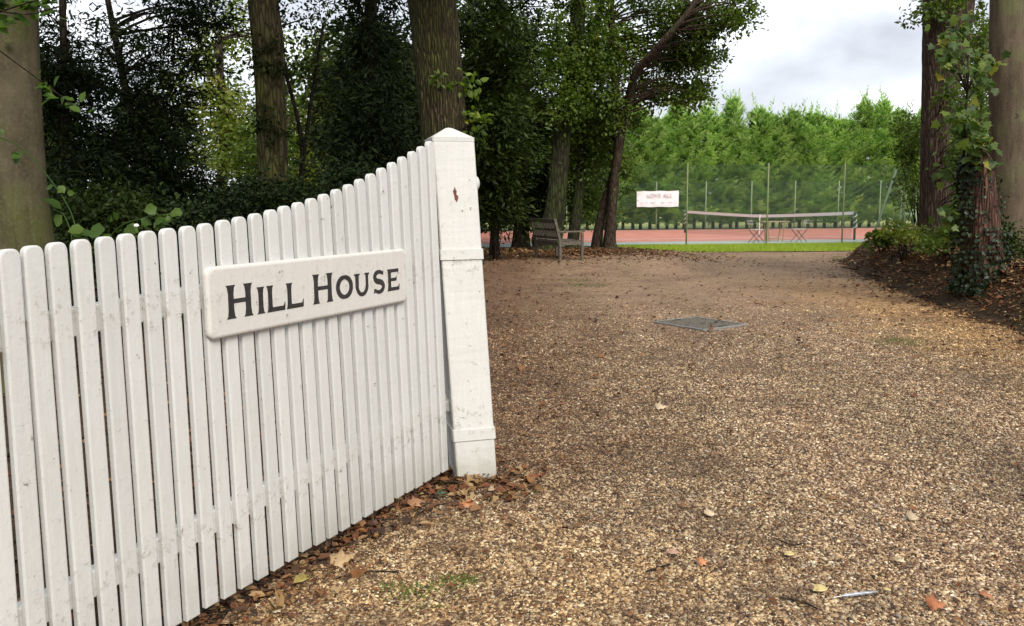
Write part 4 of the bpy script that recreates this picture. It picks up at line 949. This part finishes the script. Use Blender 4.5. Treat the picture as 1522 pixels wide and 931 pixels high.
# understorey shrubs behind the gate
def shrub(name, label, base, blobs, leafm, cat='shrub', nleaf=46, cr=.22, ln=.085, wd=.045, kind='oval', nst=7, **kw):
    b = at(*base); b[2] = float(hgt(b[0], b[1])) - .02
    root = thing(name, label, cat, b); C = blob_clumps(blobs); mb = MB()
    k = C[rng.permutation(len(C))[:min(nst, len(C))]]
    for c in k:
        mid = (b + c) / 2 + rng.normal(0, .05, 3); mb.tube(smoothpath([b + rng.normal(0, .04, 3) * [1, 1, 0], mid, c], 8), np.linspace(.014, .004, 8), 5)
    mb.build('stem', M_DARKB, root, smooth=True)
    V, F, A = foliage(C, nleaf, cr, ln, wd, kind, kw.get('up', .5), kw.get('droop', .15), kw.get('flat', .6)); obj('foliage', V, F, leafm, root, attr=A); return root
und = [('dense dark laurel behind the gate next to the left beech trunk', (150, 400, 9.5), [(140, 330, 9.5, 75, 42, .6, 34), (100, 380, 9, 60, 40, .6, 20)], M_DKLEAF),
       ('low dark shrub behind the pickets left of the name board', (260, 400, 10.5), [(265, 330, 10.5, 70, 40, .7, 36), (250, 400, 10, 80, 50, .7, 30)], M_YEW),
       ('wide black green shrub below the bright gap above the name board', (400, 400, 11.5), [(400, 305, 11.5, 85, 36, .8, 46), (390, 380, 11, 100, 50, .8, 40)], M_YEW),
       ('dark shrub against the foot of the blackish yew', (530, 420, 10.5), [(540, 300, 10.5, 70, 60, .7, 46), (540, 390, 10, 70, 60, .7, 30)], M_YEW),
       ('dark holly bush between the furrowed trunk and the drive edge', (735, 377, 19.5), [(735, 300, 19.5, 16, 45, .5, 22)], M_DKLEAF)]
for i, (lab, b, bl, lm) in enumerate(und): shrub('laurel_bush', lab, b, bl, lm, nst=12, cr=.30, nleaf=110, ln=.075, wd=.036)

# big forked tree and its neighbours by the bench
tree('forked_tree', 'brown twin stemmed tree right of the bench with a limb reaching over the court', [
     [(908, 374, 24, 12), (906, 362, 24, 8), (910, 300, 24, 7), (917, 230, 24, 6.3), (921, 190, 24, 6), (918, 150, 24, 6), (914, 120, 24, 5.8), (911, 80, 24, 5.5), (909, 30, 24, 5), (905, -60, 24, 5)],
     [(886, 374, 24.4, 9), (888, 350, 24.4, 7.5), (901, 290, 24.4, 6), (918, 240, 24.4, 5.5), (930, 170, 23.8, 5.5), (936, 135, 23.3, 5.5), (945, 105, 22.9, 6), (966, 85, 22.6, 6), (985, 62, 22.3, 5.5), (1000, 45, 22.2, 4), (1030, 10, 22.3, 3), (1060, -40, 22.6, 2)]],
     M_THIN, [(1010, 10, 24.2, 75, 42, 1.2, 70), (965, 85, 24.6, 55, 45, 1.1, 34), (1022, 70, 24.2, 48, 42, .9, 40), (1050, 60, 23.6, 28, 52, .6, 22), (1108, 10, 23, 26, 24, .5, 11), (1075, 26, 23, 28, 24, .5, 11), (1000, 128, 24.2, 48, 24, .7, 24), (1034, 135, 23.8, 16, 28, .5, 10), (960, 135, 24, 26, 22, .6, 8), (900, 60, 23.6, 46, 60, 1.0, 34), (905, 150, 23.4, 26, 40, .4, 14), (890, 200, 24.6, 26, 70, .6, 26), (945, 170, 24.6, 14, 20, .3, 5), (960, -70, 24, 130, 50, 2, 40), (930, 262, 24.2, 12, 30, .3, 5), (938, 240, 24.2, 10, 14, .3, 2)],
     M_MIDLEAF, 64, .32, .105, .066, seed=31, lump=.10, flare=.5, frac=.5, droop=.35)
tree('mossy_beech', 'thick mossy trunk with spreading root behind the bench', [
     [(812, 380, 23.6, 26), (813, 366, 23.6, 20), (813, 357, 23.6, 24), (820, 345, 23.6, 17), (827, 300, 23.6, 14), (832, 230, 23.6, 13), (842, 150, 23.6, 12), (856, 70, 23.6, 11), (860, 0, 23.6, 10), (862, -80, 23.6, 9)]],
     M_MOSSY, [(835, 50, 23.4, 70, 70, 1.2, 60), (790, 140, 24, 45, 60, 1, 34), (835, 160, 22.8, 26, 60, .3, 14), (828, 90, 22.8, 30, 50, .3, 12), (850, 180, 25.2, 34, 70, .8, 32), (818, 250, 25.5, 30, 55, .7, 24), (850, 120, 22.9, 34, 60, .3, 16)], M_MIDLEAF, 46, .36, .11, .07, seed=33, lump=.07, flare=.3, frac=.4, droop=.3, wblobs=[(1, 23.5, 8.6, 3, 2.6, 1.2, 60)])
tree('mossy_beech', 'slim dark trunk between the bench and the forked tree', [
     [(850, 376, 24.8, 13), (852, 362, 24.8, 9), (859, 300, 24.8, 8), (865, 230, 24.8, 7.5), (868, 150, 24.8, 7), (880, 70, 24.8, 6), (895, 0, 24.8, 5)]],
     M_MOSSY, [(880, 120, 25, 30, 60, .9, 26), (885, 220, 25.4, 30, 60, .7, 30), (875, 295, 25.6, 34, 34, .6, 24), (905, 180, 25, 22, 50, .6, 12)], M_MIDLEAF, 44, .32, .105, .065, seed=35, lump=.09, frac=.4, droop=.35)

# right hand side
tree('redwood_tree', 'massive reddish furrowed trunk on the bank nearest the court corner', [
     [(1392, 376, 15.5, 32), (1390, 358, 15.5, 25), (1389, 320, 15.5, 20), (1389, 250, 15.5, 18.5), (1391, 180, 15.5, 20), (1396, 130, 15.5, 23), (1403, 80, 15.5, 29), (1408, 30, 15.5, 33), (1411, -30, 15.5, 35), (1413, -200, 15.5, 30)]],
     M_RED, [(1402, 12, 15, 26, 22, .3, 12), (1358, 22, 15.2, 12, 10, .2, 3), (1345, 32, 15.2, 7, 6, .1, 1), (1440, 60, 16.5, 24, 60, .6, 30), (1462, 100, 17, 16, 70, .6, 24), (1447, 180, 17, 28, 60, .5, 40), (1445, 280, 17, 28, 60, .5, 34), (1425, 230, 14.6, 16, 50, .2, 18), (1418, 150, 14.6, 14, 40, .2, 10), (1455, 250, 14, 22, 70, .4, 30), (1420, -30, 15, 70, 25, .8, 14)], M_MIDLEAF, 22, .20, .085, .05, seed=41, lump=.03, ridges=15, n=56, m_=80, frac=.5, twr=.012)
br_ = tree('beech_tree', 'tall smooth grey brown beech trunk at the right edge on the bank', [
     [(1506, 395, 12.5, 46), (1503, 372, 12.5, 34), (1501, 330, 12.5, 26), (1499, 230, 12.5, 24), (1497, 100, 12.5, 23.5), (1498, 0, 12.5, 22.5), (1498, -150, 12.5, 21), (1499, -400, 12.5, 18)]],
     M_BEECH2, [(1525, 150, 13.5, 12, 120, .4, 18), (1500, -40, 12.5, 40, 20, .5, 6)], M_MIDLEAF, 22, .22, .09, .055, seed=43, lump=.035, n=48, m_=60)
def knot(root, px, py, Y, r, mt):
    c = at(px, py, Y); d = unit(EYEP - c); d[2] = 0; d = unit(d); u = np.cross(d, [0, 0, 1.0]); a = np.linspace(0, 2 * math.pi, 19); mb = MB()
    mb.tube([c - d * r * .1 + (u * math.cos(q) * r + np.array([0, 0, 1.0]) * math.sin(q) * r * .75) for q in a], r * .2, 7, cap=False)
    V = [c + (u * math.cos(q) * r + np.array([0, 0, 1.0]) * math.sin(q) * r * .75) - d * r * .1 for q in a[:-1]] + [c + d * r * .12]; mb.add(V, [(j, (j + 1) % 18, 18) for j in range(18)])
    mb.build('knot', mt, root, smooth=True)
knot(bl_, 12, 60, 6.745, .028, M_BEECH); knot(br_, 1508, 172, 12.275, .045, M_BEECH2); knot(br_, 1480, 140, 12.34, .03, M_BEECH2)
# ivy clad stump
def stump():
    P, R = pxpath([(1462, 432, 11.6, 34), (1461, 418, 11.6, 30), (1458, 380, 11.6, 27), (1456, 320, 11.6, 25), (1456, 270, 11.6, 22), (1456, 240, 11.6, 19), (1450, 222, 11.6, 9), (1448, 214, 11.6, 3)])
    root = thing('ivy_stump', 'broken reddish tree stump wrapped in dark ivy at the front of the bank', 'tree stump', P[0])
    PR = smoothpath(np.concatenate([P, R[:, None]], 1), 50); V, F = tube(PR[:, :3], PR[:, 3], 40, disp=trunk_disp(51, .15, .12, 11)); obj('trunk', V, F, M_STUMP, root, smooth=True)
    n = 3400; u = rng.random(n) ** 1.0 * .80; a = rng.uniform(0, 6.28, n); i = (u * 49).astype(int); c = PR[i, :3]; r = PR[i, 3]
    keep = (u < .62) | (np.cos(a - 2.9) > .0); keep &= ~((u > .40) & (u < .8) & (np.cos(a + 1.1) > .35) & (rng.random(n) < .85))
    u, a, c, r = u[keep], a[keep], c[keep], r[keep]; n = len(u)
    out = np.stack([np.cos(a), np.sin(a), 0 * a], 1); P2 = c + out * (r * rng.uniform(.9, 1.45, n) + .01)[:, None]
    D = unit(np.array([0, 0, -.8]) + rng.normal(0, .5, (n, 3)) + out * .3); V, F = leafmesh(P2, unit(out + rng.normal(0, .3, (n, 3)) + [0, 0, .4]), D, rng.uniform(.035, .075, n), rng.uniform(.035, .065, n), .15)
    obj('ivy', V, F, M_IVY, root, attr=np.repeat(rng.random(n), 2))
stump()

# lobed leaves
def lobed(P, Nn, D, S_, curl=.15):
    n = len(P); D = unit(D); X = unit(np.cross(D, Nn)); Nn = np.cross(X, D)
    ol = [(0, 0), (.30, -.05), (.48, .12), (.34, .26), (.62, .46), (.36, .50), (.24, .60), (.0, 1.0), (-.24, .60), (-.36, .50), (-.62, .46), (-.34, .26), (-.48, .12), (-.30, -.05)]
    pts = np.array([(0, .36)] + ol); c = rng.normal(0, 1, (n, 3)) * curl
    h = c[:, :1] * (pts[None, :, 0] ** 2) * 3 + c[:, 1:2] * ((pts[None, :, 1] - .4) ** 2) * 2 + c[:, 2:3] * pts[None, :, 0] * (pts[None, :, 1] - .4) * 1.5 + rng.normal(0, curl * .15, (n, 15))
    V = P[:, None] + (X[:, None] * pts[None, :, :1] + D[:, None] * pts[None, :, 1:2] + Nn[:, None] * h[..., None]) * np.broadcast_to(S_, (n,))[:, None, None]
    F = np.array([(0, 1 + k, 1 + (k + 1) % 14) for k in range(14)]); F = (np.arange(n)[:, None, None] * 15 + F[None]).reshape(-1, 3)
    return V.reshape(-1, 3), F, 14
def maple():
    b = at(1436, 415, 11.9); b[2] = float(hgt(b[0], b[1])) - .03
    root = thing('maple_sapling', 'young maple with large pale green lobed leaves between the two right hand trunks', 'sapling', b)
    bl = [(1412, 85, 11.3, 16, 30, .2, 13), (1450, 120, 11.8, 24, 40, .3, 10), (1440, 180, 11.7, 34, 22, .3, 16), (1455, 215, 11.4, 24, 16, .2, 10), (1425, 40, 11.6, 20, 20, .3, 5), (1408, 320, 11.7, 7, 18, .1, 5), (1420, 250, 12, 16, 20, .2, 4)]
    C = blob_clumps(bl); mb = MB(); path = smoothpath([b, at(1438, 330, 11.9), at(1432, 220, 11.8), at(1440, 100, 11.7), at(1436, -20, 11.7), at(1430, -120, 11.7)], 40); mb.tube(path, np.linspace(.022, .008, 40), 6)
    twigs(mb, C, path, None, .8, .008); mb.build('stem', M_THIN, root, smooth=True)
    ci = np.repeat(np.arange(len(C)), 6); n = len(ci); P = C[ci] + rng.normal(0, .09, (n, 3)); Nn = unit(np.array([0, -.65, .7]) + rng.normal(0, .38, (n, 3))); D = unit(np.array([0, -.2, -.7]) + rng.normal(0, .5, (n, 3)))
    V, F, k = lobed(P, Nn, D, rng.uniform(.07, .15, n), .10); obj('foliage', V, F, M_MAPLE, root, attr=np.repeat(rng.random(n), k))
maple()
shrub('holly_tree', 'small leaved bushy holly at the end of the bank in front of the court corner', (1366, 350, 16.5), [(1362, 215, 16.5, 24, 44, .5, 34), (1350, 265, 16.5, 16, 36, .4, 14), (1375, 300, 16.3, 14, 36, .3, 16), (1345, 190, 16.6, 14, 18, .3, 6)], M_MIDLEAF, nleaf=44, cr=.20, ln=.065, wd=.038, nst=16)
shrub('leafy_shrub', 'pale yellow green shrub on the crest of the bank beside the court', (1345, 362, 15.4), [(1338, 343, 15.4, 26, 10, .35, 16), (1352, 348, 15, 20, 8, .3, 10)], M_BRLEAF, nleaf=34, cr=.13, ln=.07, wd=.04, nst=10)
shrub('leafy_shrub', 'broad leaved pale green plant at the very tip of the bank', (1312, 376, 17.5), [(1312, 356, 17.5, 14, 9, .2, 9), (1300, 352, 17.6, 8, 5, .15, 3)], M_MAPLE, nleaf=14, cr=.16, ln=.16, wd=.075, nst=7)
shrub('laurel_bush', 'green shrub between the reddish trunk and the ivy stump', (1412, 372, 13.6), [(1405, 350, 13.6, 22, 14, .4, 16), (1390, 362, 13.3, 26, 8, .3, 8)], M_MIDLEAF, nleaf=34, cr=.14, ln=.07, wd=.035, nst=10)
shrub('laurel_bush', 'dark green shrub at the foot of the right edge beech', (1495, 395, 11.9), [(1492, 350, 12.0, 12, 28, .3, 12), (1512, 370, 11.6, 14, 14, .3, 6)], M_DKLEAF, nleaf=40, cr=.16, ln=.06, wd=.035, nst=10)
# trees beyond the right bank
for lab, px, Y in (('dense green tree beyond the bank between the two right hand trunks', 1455, 26), ('leafy tree beyond the right edge of the bank behind the beech', 1540, 22)):
    tree('lime_tree', lab, [[(px, 380 if Y < 25 else 360, Y, 9), (px, 250, Y, 7), (px, 60, Y, 6)]], M_DARKB, [(px, 120, Y, 60, 90, 1.6, 40), (px - 10, 260, Y, 66, 70, 1.6, 60), (px, 330, Y, 60, 30, 1.4, 20)], M_MIDLEAF, 40, .5, .15, .09, frac=.4, n=12)

# bramble / bindweed sprays behind the left pickets
def sprig():
    stems = [[(0, 205, 5.2), (30, 215, 5.1), (70, 260, 5.0), (95, 295, 4.9), (112, 328, 4.8), (118, 400, 4.75)], [(150, 420, 4.7), (165, 345, 4.7), (190, 330, 4.65), (225, 322, 4.6), (255, 318, 4.6)], [(100, 420, 4.8), (108, 350, 4.8), (95, 318, 4.85), (80, 312, 4.9)]]
    b = at(130, 430, 4.75); root = thing('bindweed_plant', 'trailing wild plant with round green leaves showing over the left pickets', 'wild plant', (b[0], b[1], 0)); mb = MB()
    for s in stems: P = np.array([at(*p) for p in s]); mb.tube(smoothpath(P, 20), .0035, 5)
    mb.tube(smoothpath([(b[0], b[1], 0), at(118, 400, 4.75)], 6), .004, 5); mb.build('stem', M_SPRIG, root, smooth=True)
    L_ = [(25, 232, 5.1, 24, 16), (5, 205, 5.2, 14, 8), (80, 275, 5, 14, 10), (98, 287, 4.9, 11, 10), (92, 315, 4.85, 28, 15), (112, 338, 4.8, 24, 17), (130, 340, 4.7, 22, 18), (172, 320, 4.7, 14, 20), (160, 342, 4.65, 26, 16), (186, 338, 4.65, 22, 15), (212, 325, 4.6, 16, 16), (236, 315, 4.6, 18, 16), (250, 322, 4.6, 22, 15), (240, 330, 4.6, 16, 12), (262, 316, 4.55, 14, 10), (228, 336, 4.6, 14, 12)]
    n = len(L_); P = np.array([at(a, b_, Y) for a, b_, Y, w, h in L_]); S_ = np.array([w * Y / FPX * 1.05 for a, b_, Y, w, h in L_])
    P = np.repeat(P, 2, 0) + rng.normal(0, .012, (2 * n, 3)); S_ = np.repeat(S_, 2) * rng.uniform(.7, 1.1, 2 * n)
    V, F = leafmesh(P, unit(np.array([0, -.75, .6]) + rng.normal(0, .25, (2 * n, 3))), unit(rng.normal(0, 1, (2 * n, 3)) * [1, .3, .6]), S_, S_ * .95, .08)
    obj('leaves', V, F, M_SPRIG, root, attr=np.repeat(rng.random(2 * n), 2))
    mb = MB(); c = at(204, 336, 4.6); mb.tube([c + np.array([x, -.01, .002]) for x in (-.014, -.006, .006, .014)], [.003, .010, .010, .003], 8); mb.build('flower', M_NWHITE, root, smooth=True)
sprig()
def overhang():
    b = at(-60, 20, 4.2); root = thing('beech_branch', 'low leafy branch reaching in at the top left corner', 'branch', b); mb = MB()
    st = [[(-60, -10, 4.2), (0, 18, 4.1), (45, 22, 4.0), (95, 8, 3.9)], [(0, 18, 4.1), (40, 4, 4.0), (90, -8, 4.0)], [(-60, -10, 4.2), (-50, 40, 5.0), (60, 120, 5.9), (100, 150, 5.9), (114, 160, 5.9)]]
    for s in st: mb.tube(smoothpath(np.array([at(*p) for p in s]), 16), .004, 5)
    mb.build('stem', M_DARKB, root, smooth=True)
    P = np.concatenate([at(x, y, 4.1)[None] + rng.normal(0, .03, (7, 3)) for x, y in ((0, 10), (25, 16), (50, 12), (80, 6), (20, 2), (60, -6), (-20, 20))] + [at(x, y, 5.9)[None] + rng.normal(0, .03, (6, 3)) for x, y in ((62, 128), (82, 142), (100, 152), (112, 158))])
    n = len(P); V, F = leafmesh(P, unit(np.array([0, -.5, .8]) + rng.normal(0, .25, (n, 3))), unit(rng.normal(0, 1, (n, 3)) * [1, .4, .4]), rng.uniform(.06, .10, n), rng.uniform(.04, .055, n), .1)
    obj('leaves', V, F, M_SPRIG, root, attr=np.repeat(rng.random(n) * .5, 2))
overhang()

# ------------------------------------------------------------------ litter
def zground(x, y): return np.where(in_drive(x, y), drive_z(x, y) + .004, hgt(x, y) - .008)
LV, LF, LA = [], [], []; LN = 0
def litter(x, y, smin, smax, bright=(0, 1), frac_l=.45, curl=.30):
    global LN
    n = len(x); s = rng.uniform(smin, smax, n); P = np.stack([x, y, zground(x, y) + np.where(in_drive(x, y), np.where(y < 12, .016, .007), np.where(x > 4.5, .028, .01)) + s * .12 * rng.random(n)], 1); a = rng.uniform(0, 6.28, n)
    D = np.stack([np.cos(a), np.sin(a), rng.normal(0, .15, n)], 1); Nn = unit(np.array([0, 0, 1.0]) + rng.normal(0, .28, (n, 3))); r = rng.uniform(*bright, n); L1 = rng.random(n) < frac_l
    if L1.any(): V, F, k = lobed(P[L1], Nn[L1], D[L1], s[L1], curl); LV.append(V); LF.append(F + LN); LA.append(np.repeat(r[L1], k)); LN += len(V)
    q = ~L1
    if q.any():
        V, F = leafmesh(P[q], Nn[q], D[q], s[q], s[q] * rng.uniform(.3, .6, q.sum()), rng.uniform(.05, .35)); F = np.concatenate([F[:, [0, 1, 2]], F[:, [0, 2, 3]]]); LV.append(V); LF.append(F + LN); LA.append(np.tile(np.repeat(r[q], 2), 2)); LN += len(V)
# drift along the gate foot
n = 400; s = rng.uniform(-2.9, .35, n); o_ = rng.gamma(1.6, .07, n) - .10; p = gb[None, :2] + gd[None, :2] * s[:, None] + gn[None, :2] * o_[:, None]; litter(p[:, 0], p[:, 1], .025, .075, (0, .95), .28, .5)
n = 3200; s = rng.uniform(-2.9, .45, n); o_ = rng.gamma(1.5, .10, n) - .12; p = gb[None, :2] + gd[None, :2] * s[:, None] + gn[None, :2] * o_[:, None]; litter(p[:, 0], p[:, 1], .008, .03, (0, .8), .2)
n = 130; p = np.array([-.15, 4.30]) + rng.normal(0, .17, (n, 2)); litter(p[:, 0], p[:, 1], .03, .08, (.2, .95))
# open drive
def dscat(n, y0, y1, smin, smax, br, pw=1.0):
    y = y0 + (y1 - y0) * rng.random(n) ** pw; x = rng.uniform(-.62, .62, n) * y * 1.1; k = in_drive(x, y); litter(x[k], y[k], smin, smax, br, .3)
dscat(700, 2.2, 9, .018, .045, (.1, .88)); dscat(1300, 2.2, 8, .012, .028, (.25, .8)); dscat(4200, 2.3, 14, .009, .027, (0, .6)); dscat(1100, 7, 24, .025, .075, (0, .93)); dscat(2200, 8, 24, .02, .06, (0, .55))
n = 900; y = 3 + 19 * rng.random(n) ** .8; x = drive_left(y) + rng.gamma(1.4, .45, n); k = in_drive(x, y); litter(x[k], y[k], .02, .055, (0, .7), .3)
# foot of the bank
n = 1500; y = rng.uniform(6, 21, n); tx = np.interp(y, [p[1] for p in TOE], [p[0] for p in TOE]); x = tx - rng.gamma(1.2, .22, n) + .15; litter(x, y, .025, .07, (0, .95), .4)
# bank
n = 15000; y = rng.uniform(6, 22, n); tx = np.interp(y, [p[1] for p in TOE], [p[0] for p in TOE]); d_ = rng.gamma(2.2, .65, n); x = tx + d_; k = (d_ > .55) | (rng.random(n) < .45); litter(x[k], y[k], .03, .10, (.08, 1), .4)
n = 22000; y = rng.uniform(6.5, 22, n); tx = np.interp(y, [p[1] for p in TOE], [p[0] for p in TOE]); d_ = rng.gamma(1.7, .6, n) - .05; litter(tx + d_, y, .012, .04, (.1, 1), .2)
# mound under the trees by the bench
n = 5200; x = rng.normal(.9, 2.2, n); y = rng.normal(22.6, 1.9, n); k = (x > -3) & (x < 6) & (y > 18.6) & (y < 27); litter(x[k], y[k], .04, .10, (.05, .95), .4)
n = 500; x = rng.uniform(3, 11, n); y = rng.normal(25.2, .35, n); litter(x, y, .03, .07, (.2, .97), .4)
# woodland floor behind the gate
n = 3500; y = rng.uniform(1.5, 16, n); x = drive_left(y) - rng.gamma(1.6, .9, n); litter(x, y, .03, .09, (0, .8), .4)
o = obj('leaf_litter', np.concatenate(LV), np.concatenate(LF), M_LITTER, attr=np.concatenate(LA), origin=False); tag(o, 'brown fallen leaves drifted along the gate foot, bank and drive', 'fallen leaves', kind='stuff')

def sticks(n, fx, lo, hi):
    x, y = fx(n); z = zground(x, y) + np.where(x > 4.5, .035, .018); mb = MB()
    for i in range(len(x)):
        a = rng.uniform(0, 6.28); l = rng.uniform(lo, hi); d = np.array([math.cos(a), math.sin(a), rng.normal(0, .08)]) * l / 2; p = np.array([x[i], y[i], z[i]]); mb.tube([p - d, p + rng.normal(0, l * .08, 3) * [1, 1, .3], p + d], [l * .012 + .001, l * .015 + .001, .001], 4, cap=False)
    return mb
def gate_xy(n): s = rng.uniform(-2.9, .5, n); o_ = rng.gamma(1.5, .10, n) - .1; p = gb[None, :2] + gd[None, :2] * s[:, None] + gn[None, :2] * o_[:, None]; return p[:, 0], p[:, 1]
def bank_xy(n): y = rng.uniform(7, 21, n); tx = np.interp(y, [p[1] for p in TOE], [p[0] for p in TOE]); return tx + rng.gamma(1.6, .5, n) - .2, y
def drive_xy(n): y = rng.uniform(2.3, 9, n); x = rng.uniform(-.2, .6, n) * y * 1.05; k = in_drive(x, y); return x[k], y[k]
mb = sticks(150, gate_xy, .03, .13); m2 = sticks(420, bank_xy, .08, .45); m3 = sticks(90, drive_xy, .02, .08); mb.add(m2.v, m2.f); mb.add(m3.v, m3.f)
tag(mb.build('twig_debris', M_DARKB, origin=False), 'scattered bits of twig and root on the bank, drive and gate foot', 'twigs', kind='stuff')
# green tufts in the gravel
def tuft(px, py, rx, ry, n, s):
    c = gnd(px, py); V, F = [], []
    x = rng.normal(0, rx, n) + c[0]; y = rng.normal(0, ry, n) + c[1]; a = rng.uniform(0, 6.28, n)
    P = np.stack([x, y, drive_z(x, y) + .004], 1); return leafmesh(P, unit(rng.normal(0, .5, (n, 3)) + [0, 0, 1]), np.stack([np.cos(a), np.sin(a), rng.uniform(.2, 1.2, n)], 1), rng.uniform(.5, 1.2, n) * s, s * .4, .1)
VV, FF = [], []; nb = 0
for a in ((615, 882, .06, .04, 420, .012), (682, 866, .05, .035, 420, .012), (575, 875, .02, .02, 90, .012), (1338, 509, .16, .16, 260, .022), (640, 905, .05, .02, 120, .01), (880, 425, .3, .2, 200, .03), (860, 418, .2, .2, 120, .03), (1270, 385, .3, .4, 260, .05)):
    V, F = tuft(*a); VV.append(V); FF.append(F + nb); nb += len(V)
VV = np.concatenate(VV); FF = np.concatenate(FF); tag(obj('moss_tufts', VV, FF, M_MOSS, attr=rng.random(len(FF)), origin=False), 'small green tufts growing through the gravel', 'moss', kind='stuff')

# single conspicuous leaves
def one_leaf(px, py, s, col, label, rot=0, lob=True, curl=.2, bank=0):
    c = gnd(px, py, .014); c[2] = float(zground(c[0], c[1])) + .018
    m_ = m_simple('leaf_' + str(abs(hash(label)) % 9999), col, .6, var=.25, scale=60, b=.4, bd=.003)
    D = np.array([[math.cos(rot), math.sin(rot), .05]]); Nn = np.array([[.1, -.35, 1.0]])
    if lob: V, F, k = lobed(c[None], Nn, D, s, curl)
    else:
        V, F = leafmesh(c[None], Nn, D, s, s * .5, .2)
    o = obj('fallen_leaf', V, F, m_); tag(o, label, 'leaf'); o.data.materials[0].name = 'dry_leaf'
    sd_ = o.modifiers.new('thick', 'SOLIDIFY'); sd_.thickness = .0012; return o
YEL = (.52, .40, .17); TAN = (.36, .24, .12); ORG = (.34, .12, .045)
for a in ((1165, 828, .055, YEL, 'pale yellow leaf beside dark red scraps in the lower right gravel', .2, False),
          (1208, 882, .075, YEL, 'long pale yellow leaf just left of the grey feather', .35, False),
          (1312, 880, .03, YEL, 'tiny yellow leaf just right of the grey feather', -.2, False),
          (1333, 836, .04, (.55, .44, .25), 'small cream leaf alone in the gravel above the orange brown leaf', -1.0, True),
          (1350, 772, .06, (.42, .32, .2), 'pale lobed leaf lying highest in the lower right gravel', .1, True),
          (1380, 905, .07, ORG, 'orange brown leaf near the bottom edge at the right', .1, True),
          (1038, 838, .05, (.45, .19, .08), 'bright orange leaf in the middle of the near drive', .3, True),
          (1052, 768, .06, (.50, .38, .24), 'cream curled leaf on the drive directly above the orange one', .8, True),
          (975, 608, .09, (.46, .35, .22), 'pale winged leaf halfway down the drive', .1, True),
          (990, 824, .06, (.40, .24, .17), 'pinkish brown leaf left of the orange leaf', .0, False),
          (1465, 892, .05, ORG, 'rusty leaf near the bottom right corner', 1.2, True),
          (492, 838, .10, TAN, 'large curled tan leaf against the foot of the gate pickets', .2, True, .35),
          (436, 872, .09, (.26, .19, .05), 'olive yellow leaf below the pickets under the name board', .9, False),
          (405, 912, .05, (.52, .42, .27), 'small cream leaf at the bottom edge near the gate', .5, True),
          (610, 755, .09, (.30, .15, .07), 'brown curled leaf at the foot of the gate near the post', .6, True, .3),
          (680, 752, .10, (.36, .15, .06), 'wide rust coloured leaf in front of the gate post', .1, True, .3),
          (725, 730, .05, (.38, .26, .15), 'small tan leaf touching the corner of the gate post', -.6, True),
          (652, 735, .05, (.03, .10, .05), 'small green ivy leaf beside the gate post foot', .4, True)):
    one_leaf(*a)
def feather():
    a = gnd(1240, 888, .024); b = gnd(1305, 880, .024); root = thing('feather', 'grey and white feather lying on the gravel at the lower right', 'feather', a)
    mb = MB(); mb.tube([a, (a + b) / 2 + [0, 0, .004], b], [.0012, .001, .0005], 5); mb.build('quill', M_NWHITE, root)
    d = unit(b - a); s = np.array([-d[1], d[0], 0]); n = 16; T = np.linspace(.2, 1, n); w = .012 * np.sin(np.clip(T, 0, .97) * math.pi) ** .6; L_ = np.linalg.norm(b - a)
    P = [a + d * L_ * t for t in T]; V = [p + s * w_ + [0, 0, .003] for p, w_ in zip(P, w)] + [p + [0, 0, .0015] for p in P] + [p - s * w_ + [0, 0, .003] for p, w_ in zip(P, w)]
    F = [(j, j + 1, n + j + 1, n + j) for j in range(n - 1)] + [(n + j, n + j + 1, 2 * n + j + 1, 2 * n + j) for j in range(n - 1)]
    obj('vane', V, F, m_simple('feather_grey', (.28, .29, .32), .7, var=.6, scale=60), root)
feather()
for i, (pts, r, lab) in enumerate((([(612, 770), (640, 752), (668, 748)], .003, 'thin twig among the leaves by the gate post'), ([(500, 860), (540, 848), (590, 850)], .003, 'bent twig lying at the foot of the gate'), ([(960, 850), (980, 843), (996, 839)], .004, 'short reddish stick in the gravel left of the orange leaf'),
                                  ([(1160, 888), (1195, 895), (1215, 905)], .0035, 'dark curved twig below the pale yellow leaf'), ([(1150, 800), (1180, 812), (1192, 808)], .003, 'fine twig beside the red scraps of leaf'))):
    P = np.array([gnd(x, y, .018) for x, y in pts]); mb = MB(); mb.tube(smoothpath(P, 8), r, 6); tag(mb.build('twig', M_DARKB), lab, 'twig')
